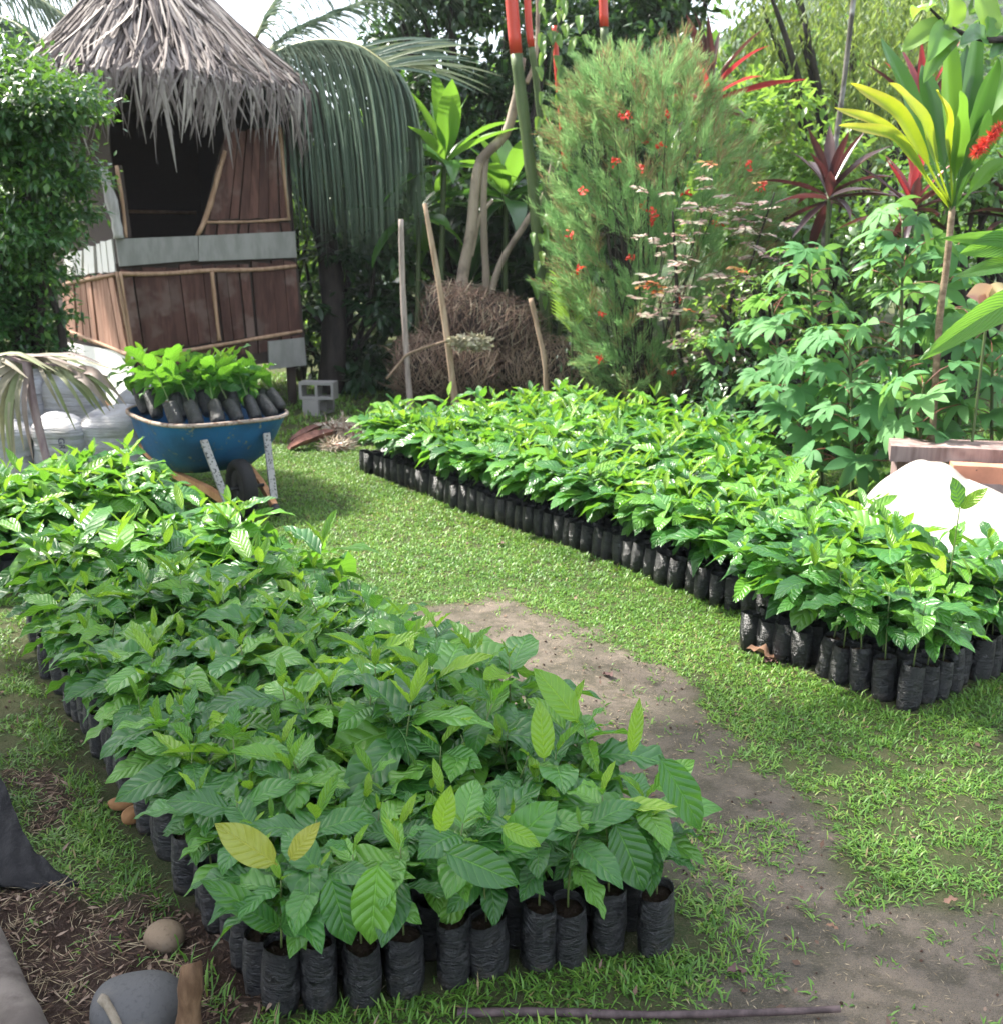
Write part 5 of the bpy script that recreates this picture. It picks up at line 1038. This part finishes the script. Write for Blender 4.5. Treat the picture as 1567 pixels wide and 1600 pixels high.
mb = MB(); limb(mb, [PY(1640, 150, 6.0), PY(1590, 175, 6.0), ax0, ax1], .008, .005); part(mb, 'stalk', M_TRUNK, rb_)
# giant leaves at the edge
gb = PY(1740, 720, 5.4); gb[2] = 0; gi = empty('ginger_plant', tuple(gb), 'plant with huge blade-like green leaves reaching in at the edge', 'plant'); mb = MB(); gh = PY(1720, 520, 5.4); limb(mb, [gb, gh], .03, .025); part(mb, 'stem', M_GTRUNK, gi)
for a_, b_, w_, bow, tl_ in [((1710, 470), (1436, 563), .20, .14, .25), ((1700, 400), (1498, 396), .22, .10, .35), ((1710, 440), (1492, 432), .15, .10, -.1), ((1720, 420), (1470, 372), .12, .06, .3), ((1700, 380), (1560, 300), .2, .05, 0)]:
    laid(gi, PY(*a_, 5.4), PY(*b_, 5.3), w_, M_BANANA, bow, .08, tilt=tl_, nl=14)
ca = PY(1545, 470, 6.1); M_CALAD = m_leaf('caladium_leaf', (.50, .42, .20), (.60, .45, .28), (.55, .16, .16), (.5, .45, .25), rough=.5, trans=.2, patch=.1); ca0 = ca*[1, 1, 0]; cr_ = empty('caladium', tuple(ca0), 'pale yellow and pink caladium under the huge edge leaves', 'plant'); mb = MB(); limb(mb, [ca0, ca], .01, .008); part(mb, 'stem', M_GTRUNK, cr_)
for px, py in ((1510, 462), (1530, 500), (1575, 455), (1590, 490)): laid(cr_, ca, PY(px, py, 6.0), .16, M_CALAD, .1, .05, tilt=U(-.3, .3), nl=6)
# ------------------------------------------------------------------ cassava
def palmate(n, L, W):
    mb = MB(); 
    for q in range(n):
        a = (q-(n-1)/2)*(4.1/n); l_ = L*(1-.10*abs(q-(n-1)/2))*U(.92, 1.06); v, f, uv = leafgrid(l_, W*U(.9, 1.1), 8, 2, fold=.25, curl=U(.5, .9), wave=.02, curl0=.1); M = np.array(rotm('Z', a))[:3, :3]; mb.add(v@M.T, f, 0., uv)
    return mb.mesh('leaf', M_CASSAVA)
CAS = [palmate(random.choice([5, 7, 7, 6]), .24, .074) for q in range(10)]
def cassava(px, Y, htop, n, lab, lean=0., spread=.3, topY=None, low=.25, sc=1.):
    b = PY(px, 700, Y); b[2] = 0; root = empty('cassava_plant', tuple(b), lab, 'cassava', 'cassava plants behind the lawn-side bed'); P = spline([b, b+np.array([lean*.4, U(-.05, .05), htop*.5]), b+np.array([lean, U(-.1, .1), htop])], 14); mb = MB(); v, f, uv = tube(P, np.linspace(.016, .008, 14), 7); mb.add(v, f, .3, uv); pm_ = MB()
    for q in range(n):
        t = low+(1-low)*q/n; x_ = t*13; i_ = min(int(x_), 12); p = P[i_]+(P[i_+1]-P[i_])*(x_-i_); az = q*2.4+U(-.4, .4); el = U(-.15, .45)+.5*t*t; l_ = spread*U(.7, 1.25)*(1.1-.4*t); d = np.array([math.cos(az)*math.cos(el), math.sin(az)*math.cos(el), math.sin(el)])
        e = p+d*l_-np.array([0, 0, .02]); v, f, uv = tube(spline([p, (p+e)/2+[0, 0, .03], e], 5), .0032, 5); pm_.add(v, f, random.random(), uv)
        M = Matrix.Translation(e-b) @ rotm('Z', az-math.pi/2+U(-.5, .5)) @ rotm('X', U(-1.1, .12)) @ rotm('Y', U(-.6, .6)) @ Matrix.Scale(sc*U(.75, 1.2)*(1.1-.25*t), 4); inst('leaf', random.choice(CAS), root, M)
    part(mb, 'stem', M_GTRUNK, root); part(pm_, 'petioles', M_PETI, root, kind='stuff')
M_PETI = m_plain('red_petiole', (.22, .07, .05), .5, .2)
for px, Y, h_, n_, lab, ln in [(1400, 6.9, 1.95, 34, 'tallest cassava plant with two bare dark stems showing', -.1), (1440, 7.3, 1.8, 30, 'cassava plant behind the tallest one, under the huge edge leaves', .05), (1290, 7.4, 1.75, 32, 'cassava plant with pale leaves spreading out over the bed', -.25), (1340, 6.7, 1.2, 26, 'short cassava plant directly behind the wooden plank end', -.1),
    (1230, 8.2, 1.35, 28, 'cassava plant at the middle of the row beside rosy-leaved shrub', -.2), (1150, 8.8, 1.05, 22, 'small cassava plant nearest the feathery shrub', -.15), (1500, 6.7, 1.35, 28, 'cassava plant standing behind the plank and post', -.05), (1560, 6.5, 1.1, 20, 'cassava plant at the post with drooping leaves', -.1), (1260, 7.3, .95, 24, 'low cassava plant hanging over the coffee seedlings', -.1), (1450, 6.4, .95, 22, 'low cassava plant right above the white sheet', -.1)]:
    cassava(px, Y, h_, n_, lab, ln, .30)
# rosy small-leaved shrub: sprays of leaflets in flat layers
sh = PY(1095, 640, 9.6); sh[2] = 0; root = empty('snow_bush', tuple(sh), 'shrub with flat sprays of small rose and cream leaves', 'shrub'); mb = MB(); lm = MB(); lo2 = MB()
limb(mb, [sh, PY(1062, 560, 9.6), PY(1056, 430, 9.6), PY(1050, 330, 9.5)], .03, .01); limb(mb, [sh, PY(1150, 480, 9.5), PY(1210, 300, 9.4)], .02, .006); limb(mb, [sh, PY(1160, 520, 9.4), PY(1200, 420, 9.3)], .018, .006)
for q in range(170):
    px, py = (U(1000, 1225), 250+320*U(0, 1)**.65); 
    if (px < 1060 and py > 500) or random.random() < (400-py)/260: continue
    a_ = PY(px, py, 9.25+U(-.15, .15)); az = U(0, 6.283); d = np.array([math.cos(az), math.sin(az), U(-.35, .25)]); L_ = U(.10, .28); n_ = int(L_*60); t_ = np.linspace(.1, 1, n_); P = a_+d*L_*t_[:, None]; sgn = np.where(np.arange(n_) % 2, 1, -1); D = nrm(np.stack([-d[1]*sgn+d[0]*.5, d[0]*sgn+d[1]*.5, rng.normal(-.1, .2, n_)], -1))
    green = py > 400 and random.random() < .5
    scatter(lo2 if random.random() < .10 else lm, LEAF4, P, D, np.array([0, -.35, 1.])+rdir(n_)*.2, U(.05, .085, n_), U(.035, .05, n_), U(0, 1, n_)); v, f, uv = tube([a_, a_+d*L_], .003, 4); mb.add(v, f)
part(mb, 'branches', M_TRUNK, root, kind='stuff'); part(lm, 'rosy_sprays', M_ROSE, root, kind='stuff', smooth=False); part(lo2, 'orange_sprays', M_ORANGE, root, kind='stuff', smooth=False)
bush('green_spray_shrub', (1090, 430, 1290, 620), 9.0, .4, M_LIGHTLEAF, 'pale green small-leaved shrub mixed in behind the cassava', 'shrub', 26, .2, 1500, (.045, .07), (.025, .035), rn=(0, .8))
# ------------------------------------------------------------------ feathery shrub with red flowers
fb = PY(1010, 640, 10.4); fb[2] = 0; fe = empty('feathery_shrub', tuple(fb), 'tall feathery needle-leaved shrub dotted with red flowers', 'shrub'); mb = MB(); st = MB(); n0 = 0
out_l = lambda py: np.interp(py, [70, 130, 250, 400, 520, 620], [965, 905, 862, 850, 895, 935]); out_r = lambda py: np.interp(py, [70, 150, 250, 350, 450, 620], [1060, 1120, 1195, 1215, 1170, 1080])
for q in range(820):
    py = U(88, 630); lo_, hi_ = float(out_l(py)), float(out_r(py)); px = U(lo_, hi_); e = (px-lo_)/(hi_-lo_); Yq = 10.4+U(-.75, .75)*(1-abs(2*e-1)**2)**.5
    c = PY(px, py, Yq); dirv = nrm((c-(fb+np.array([0, 0, max(.2, c[2]-.7)])))*np.array([1, 1, .7])+np.array([0, 0, .35])+rdir(1)[0]*.6); L_ = U(.22, .5); n_ = 85; t_ = U(0, 1, n_); P = c+dirv*(L_*(t_-.4))[:, None]+rng.normal(0, .012, (n_, 3)); D = nrm(dirv+rdir(n_)*(.75*(1.05-t_*.5))[:, None]+np.array([0, 0, .1]))
    brown = (abs(e-.42) < .36 and 280 < py < 600 and random.random() < .55)
    scatter(st, LEAF4, P, D, rdir(n_), U(.09, .18, n_)*(1.15-t_*.5), U(.0045, .008, n_), np.clip(U(.80, .99)+rng.normal(0, .05, n_), 0, .999) if brown else np.clip(U(0, .62)+rng.normal(0, .10, n_), 0, .80))
    if q % 14 == 0: limb(mb, [fb+rng.normal(0, .12, 3)*[1, 1, 0], fb*.5+c*.5+rng.normal(0, .12, 3), c], .012, .003, 8, 5)
part(mb, 'branches', M_TRUNK, fe, kind='stuff'); part(st, 'needles', M_FEATH, fe, kind='stuff', smooth=False)
for px, py in [(1042, 178), (980, 180), (1012, 222), (1030, 228), (890, 365), (1005, 322), (1022, 335), (970, 182), (1170, 258), (1190, 290), (937, 562), (1050, 578), (910, 300), (1018, 345), (940, 490), (1060, 470), (1002, 262), (960, 250), (1075, 300), (905, 420), (985, 400), (1120, 350)]:
    c = PY(px, py, 9.75+U(-.1, .1)); n_ = 14; mb = MB(); scatter(mb, LEAF8, c+rng.normal(0, .018, (n_, 3)), rdir(n_), rdir(n_), U(.03, .05, n_), U(.018, .03, n_), U(0, .99, n_)); part(mb, 'flower', M_REDFL, fe)
# ------------------------------------------------------------------ bundles of dead twigs, stakes
def bundle(c0, c1, r, N, lab, dark=0., tone=(0, 1)):
    c0, c1 = np.asarray(c0), np.asarray(c1); root = empty('twig_bundle', (c0[0], c0[1], 0), lab, 'brushwood', 'bundles of dead brown twigs'); ax = c1-c0; mb = MB()
    side = nrm(np.cross(ax, [0, 0, 1.])); upv = np.cross(side, nrm(ax))
    for q in range(N):
        t = U(-.04, 1.04); a = U(0, 6.283); rr = r*(.72+.34*random.random())*(1-.25*abs(2*t-1)**3); p = c0+ax*t+(side*math.cos(a)+upv*math.sin(a))*rr
        d = nrm(side*-math.sin(a)+upv*math.cos(a)+nrm(ax)*rng.normal(0, .6)+rdir(1)[0]*.45); L_ = U(.10, .28); n_ = 4; P = np.array([p+d*L_*k/3-(side*math.cos(a)+upv*math.sin(a))*.35*(L_*k/3)**2/r+rng.normal(0, .008, 3) for k in range(n_)]); P[:, 2] = np.maximum(P[:, 2], .01)
        v, f, uv = ribbon(P, U(.005, .010), (1, .4), up=rdir(1)[0]); mb.add(v, f, U(*tone), uv)
    part(mb, 'twigs', M_TWIG, root, kind='stuff', smooth=False)
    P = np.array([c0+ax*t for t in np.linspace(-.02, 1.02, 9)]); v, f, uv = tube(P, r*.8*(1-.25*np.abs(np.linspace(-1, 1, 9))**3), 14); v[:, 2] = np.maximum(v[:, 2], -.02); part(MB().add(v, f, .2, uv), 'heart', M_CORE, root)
bundle(PY(672, 490, 11.0), PY(830, 535, 10.9), .42, 3600, 'upper reddish brown twig bundle lying across the other two', tone=(.1, .8))
bundle(PY(630, 572, 10.7), PY(770, 585, 10.6), .38, 3300, 'lower greyish tan twig bundle with a stake on either side', tone=(.35, 1))
bundle(PY(790, 572, 10.8), PY(935, 592, 10.9), .38, 2600, 'dark twig bundle under the feathery shrub', tone=(0, .45))
stick('stake', [PY(643, 615, 10.1)*[1, 1, 0], PY(634, 530, 10.15), PY(629, 430, 10.2), PY(627, 342, 10.2)], [.034, .030, .028, .026], M_STK, 'grey stake, tallest thin one standing left of the twig bundles', 'stake', group='stakes by the twig bundles')
stick('stake', [PY(716, 612, 10.1)*[1, 1, 0], PY(700, 535, 10.1), PY(684, 430, 10.15), PY(664, 318, 10.2)], [.036, .033, .030, .022], M_STK2, 'tan stake leaning before the middle of the twig bundles', 'stake', group='stakes by the twig bundles')
stick('stake', [PY(856, 600, 10.2)*[1, 1, 0]+[0, 0, .0], PY(851, 570, 10.2), PY(840, 515, 10.25), PY(829, 466, 10.3)], [.026, .026, .026, .028], M_STK2, 'short pinkish stake sticking out of the dark twig bundle', 'stake', group='stakes by the twig bundles')
stick('bent_twig', [PY(604, 592, 10.05), PY(626, 566, 10.1), PY(640, 552, 10.1), PY(690, 535, 10.05), PY(735, 525, 10.1)], [.012, .014, .010], M_STK2, 'bent tan twig resting across the lower twig bundle', 'twig')
c = PY(735, 535, 10.0); fuzz('pale_rag', tuple(c), (.22, .05, .07), 420, (.04, .10), (.02, .04), m_strand('pale_rag', [(0, (.34, .31, .19)), (1, (.52, .48, .36))]), 'pale rag of dry fibre lying on the twig bundles', 'rag', .5, None)
# ------------------------------------------------------------------ pale branched tree, red palm clump
tb = PY(740, 560, 11.6); tb[2] = 0; pt = empty('pale_tree', tuple(tb), 'small tree with smooth pale branching trunks behind the twig bundles', 'tree')
for pts, r0, r1 in [([(712, 560), (722, 440), (737, 360), (742, 300), (752, 250), (790, 208), (806, 150), (815, 90)], .075, .045), ([(752, 560), (760, 450), (757, 380), (756, 300), (760, 236)], .05, .036), ([(736, 400), (750, 340), (770, 312)], .035, .02), ([(752, 560), (775, 430), (820, 350), (852, 300), (866, 240)], .045, .03), ([(822, 130), (836, 90), (840, 20), (836, -40)], .025, .02)]:
    P = spline([PY(a_, b_, 11.6) for a_, b_ in pts], 22); P[:, 2] = np.maximum(P[:, 2], -.02); v, f, uv = tube(P, np.linspace(r0, r1, 22)*(1+.04*rng.normal(size=22)), 10); part(MB().add(v, f, random.random(), uv), 'trunk', M_PALE, pt)
rp = PY(852, 590, 11.2); rp[2] = 0; rpalm = empty('sealing_wax_palm', tuple(rp), 'clump of slim palms with bright red crownshafts and green ringed stems', 'palm')
def cane(pts, r, split, rr=None):
    P = spline([PY(a_, b_, 11.2) for a_, b_ in pts], 30); zs_ = (np.arange(30) % 4 == 0)*.08; k = int(split*29)
    if k > 1: v, f, uv = tube(P[:k+1], r*(1+zs_[:k+1]), 12); part(MB().add(v, f, .3, uv), 'cane', M_GTRUNK, rpalm)
    v, f, uv = tube(P[k:], (rr or r)*1.08, 12); part(MB().add(v, f, .3, uv), 'crownshaft', M_REDSH, rpalm)
cane([(860, 640), (852, 500), (842, 400), (832, 290), (818, 180), (806, 80), (794, -60)], .060, .83); cane([(858, 640), (856, 420), (850, 260), (838, 130), (826, 40), (822, -60)], .034, .74); cane([(900, 640), (930, 300), (944, 120), (944, 60), (940, -60)], .042, .82); cane([(862, 640), (885, 380), (884, 290), (878, 200), (870, 110), (866, 40)], .028, .48)
# vine leaves on the canes
vb = PY(868, 600, 11.0); vb[2] = 0; vn_ = empty('climbing_vine', tuple(vb), 'vine with pale heart-shaped leaves climbing the red palm canes', 'vine'); mb = MB(); P = limb(mb, [vb, PY(855, 430, 10.95), PY(868, 250, 10.95), PY(858, 120, 10.95), PY(880, 0, 10.95)], .012, .006, 24); part(mb, 'stem', M_GTRUNK, vn_)
for px, py in [(896, 70), (868, 60), (880, 110), (905, 30), (846, 150), (872, 150), (858, 200), (886, 45), (850, 90), (838, 440), (850, 470), (846, 400), (832, 370), (862, 330), (868, 420), (835, 490), (900, 100), (870, 20), (912, 60), (862, 175)]+[(U(838, 905), U(-10, 250)) for _ in range(34)]+[(U(830, 872), U(340, 500)) for _ in range(16)]:
    c = PY(px, py, 10.9); laid(vn_, c+[0, .05, .05], c+np.array([U(-.07, .07), -.04, -.10]), U(.06, .10), M_LIGHTLEAF, .1, .02, tilt=U(-.5, .5), nl=6)
sp = PY(893, 520, 10.5); yp = empty('palm_sucker', (sp[0], sp[1], 0), 'young yellow-green palm frond rising beside the feathery shrub', 'palm'); mb = MB(); limb(mb, [sp*[1, 1, 0], sp, PY(880, 440, 10.5)], .012, .006); part(mb, 'stem', M_GTRUNK, yp)
for q in range(26):
    s_ = 1 if q % 2 else -1; t = q/26; p = sp+(PY(880, 440, 10.5)-sp)*t; v, f, uv = ribbon(fall(p, [s_*.45, -.2, .8], .34*(1-.3*t), 6, .7), .028, up=(0, -1, 0)); part(MB().add(v, f, random.random(), uv), 'leaflet', M_STRAPYG if False else M_LIGHTLEAF, yp)
# ------------------------------------------------------------------ plank table, white sheet
M_WPLANK = m_bark('weathered_plank', (.17, .115, .105), (.33, .245, .225), 14, .12, .85, .8, (.42, .33, .30)); M_ORB = m_worn('orange_block', (.58, .25, .155), (.10, .06, .05), .66, .70, .7, 26)
A_ = PY(1392, 697, 5.95); B_ = A_+np.array([1.35, -.28, -.0]); wd = np.array([.10, .30, 0])
def beam(name, a, b, wd, th, mat, root, jit=.008):
    n = 12; P = np.linspace(a, b, n); j_ = rng.normal(0, jit, (n, 4)); v = np.stack([P+[0, 0, 1]*(j_[:, :1])*.4, P+wd+np.array([0, 0, 1])*j_[:, 1:2]*.4, P+wd-[0, 0, th]+np.array([0, 0, 1])*j_[:, 2:3], P-[0, 0, th]+np.array([0, 0, 1])*j_[:, 3:4]], 1).reshape(-1, 3)
    i = np.arange(n-1)[:, None]*4; j = np.arange(4)[None]; return part(MB().add(v, [np.stack([i+j, i+4+j, i+4+(j+1) % 4, i+(j+1) % 4], -1).reshape(-1, 4), np.array([[0, 1, 2, 3]]), np.array([[47, 46, 45, 44]])], random.random()), name, mat, root, smooth=False)
bt = empty('plank_bench', (A_[0]+.6, A_[1], 0), 'weathered thick plank bench with a post, above the white sheet', 'bench'); beam('plank', A_, B_, wd, .085, M_WPLANK, bt)
for o_ in (.08, 1.2): v, f = boxv(A_+(B_-A_)*(o_/1.35)+wd*.5+[0, 0, -.085-(A_[2]-.085)/2], .09, .09, A_[2]-.09, None, .004); part(MB().add(v, f), 'leg', M_WPLANK, bt, smooth=False)
p_ = A_+(B_-A_)*.62+wd*1.15; v, f, uv = tube([p_*[1, 1, 0], p_*[1, 1, 0]+[0, 0, 1.3], p_*[1, 1, 0]+[.02, 0, 1.15+.3]], .05, 8); v[:, 2] = np.minimum(v[:, 2], PY(1560, 632, p_[1])[2]); part(MB().add(v, f, .3, uv), 'post', M_WPLANK, bt)
ob = PY(1490, 727, 5.72); o2 = empty('painted_block', (ob[0], ob[1], 0), 'orange painted timber block wedged under the weathered plank', 'block'); beam('timber', ob, ob+np.array([.75, -.14, -.015]), np.array([.03, .12, 0]), .10, M_ORB, o2, .003)
v, f = boxv((ob[0]+.4, ob[1]-.0, (ob[2]-.1)/2), .6, .1, ob[2]-.105); part(MB().add(v, f), 'prop', M_WPLANK, o2, smooth=False)
def m_sheet():
    t = NT('white_sheet'); co = t.co(); a = t.noise(3.5, co, 5); b = t.sstep(t.noise(2.3, co, 4), .50, .66)
    return t.done(t.bsdf(t.mix(t.math('MULTIPLY', b, .5), (.37, .345, .315), (.26, .20, .145)), .5, t.bump(a, .5, .03), .4))
# the sheet: heaped over something, from the block down to the ground
nu, nv_ = 44, 40; u_ = np.linspace(0, 1, nu); w_ = np.linspace(0, 1, nv_); UU, VV = np.meshgrid(u_, w_, indexing='ij')
s0, s1 = PY(1343, 790, 5.35), PY(1440, 722, 5.75); s2, s3 = PY(1478, 735, 5.72), PY(1640, 800, 5.5)
topc = spline([s0, PY(1385, 752, 5.6), s1, s2, PY(1560, 775, 5.55), s3], nu); botc = np.stack([np.linspace(2.02, 3.4, nu), np.linspace(4.85, 3.9, nu), np.full(nu, .01)], -1)
G = topc[:, None]*(1-VV[..., None])+botc[:, None]*VV[..., None]; bulge = .10*np.sin(np.pi*np.clip(VV, 0, 1)**.8)*np.sin(np.pi*np.clip(UU*.85+.1, 0, 1)); G[..., 2] += bulge*.9+.03*np.abs(np.sin(UU*13+5*VV+2*np.sin(VV*4)))*np.sin(np.pi*np.clip(VV+.1, 0, 1))+.022*np.abs(np.sin(VV*9+UU*7))-.05*np.exp(-((UU-.62-.25*VV)/.06)**2)
i = np.arange(nu-1)[:, None]*nv_; j = np.arange(nv_-1)[None]; f = np.stack([i+j, i+j+1, i+nv_+j+1, i+nv_+j], -1).reshape(-1, 4); G = G.reshape(-1, 3)
tag(MB().add(np.concatenate([G, G-[0, .004, .006]]), [f, f[:, ::-1]+len(G)]).build('white_sheet', m_sheet(), at=(2.7, 4.8, 0)), 'white plastic sheet heaped under the plank behind the seedlings', 'sheet')
# ------------------------------------------------------------------ unseen tree added beside the beds, its crown shaped to shade the near bed
sb = np.array([-6.2, 4.2, 0.]); sroot = empty('added_shade_tree', tuple(sb), 'broad unseen tree added beside the near seedling bed to shade it', 'tree'); mb = MB(); cl = []
for q in range(84):
    cl.append((sb+np.array([U(-2.0, 3.3), U(-3.4, 1.6), U(4.6, 7.2)]), U(.5, .95)))
for c_, _ in cl[::5]: limb(mb, [sb, sb+[0, 0, 3.0], c_], .18, .03)
part(mb, 'trunk', M_TRUNK, sroot); lm = MB(); crown_leaves(lm, cl, 190, (.16, .30), (.08, .15)); part(lm, 'crown', M_MIDLEAF, sroot, kind='stuff', smooth=False)

# ------------------------------------------------------------------ damp bright air over the garden
hz = MB(); v, f = boxv((0, 120, 27.0), 700, 560, 66); hz.add(v, f); t = NT('humid_air'); o_ = t.n('OutputMaterial', out=None); pv = t.n('VolumePrincipled', out=0, Color=(.95, .97, 1.0), Density=HAZE); t.t.links.new(pv, o_.inputs['Volume'])
hz.build('haze', t.m, smooth=False, kind='stuff')
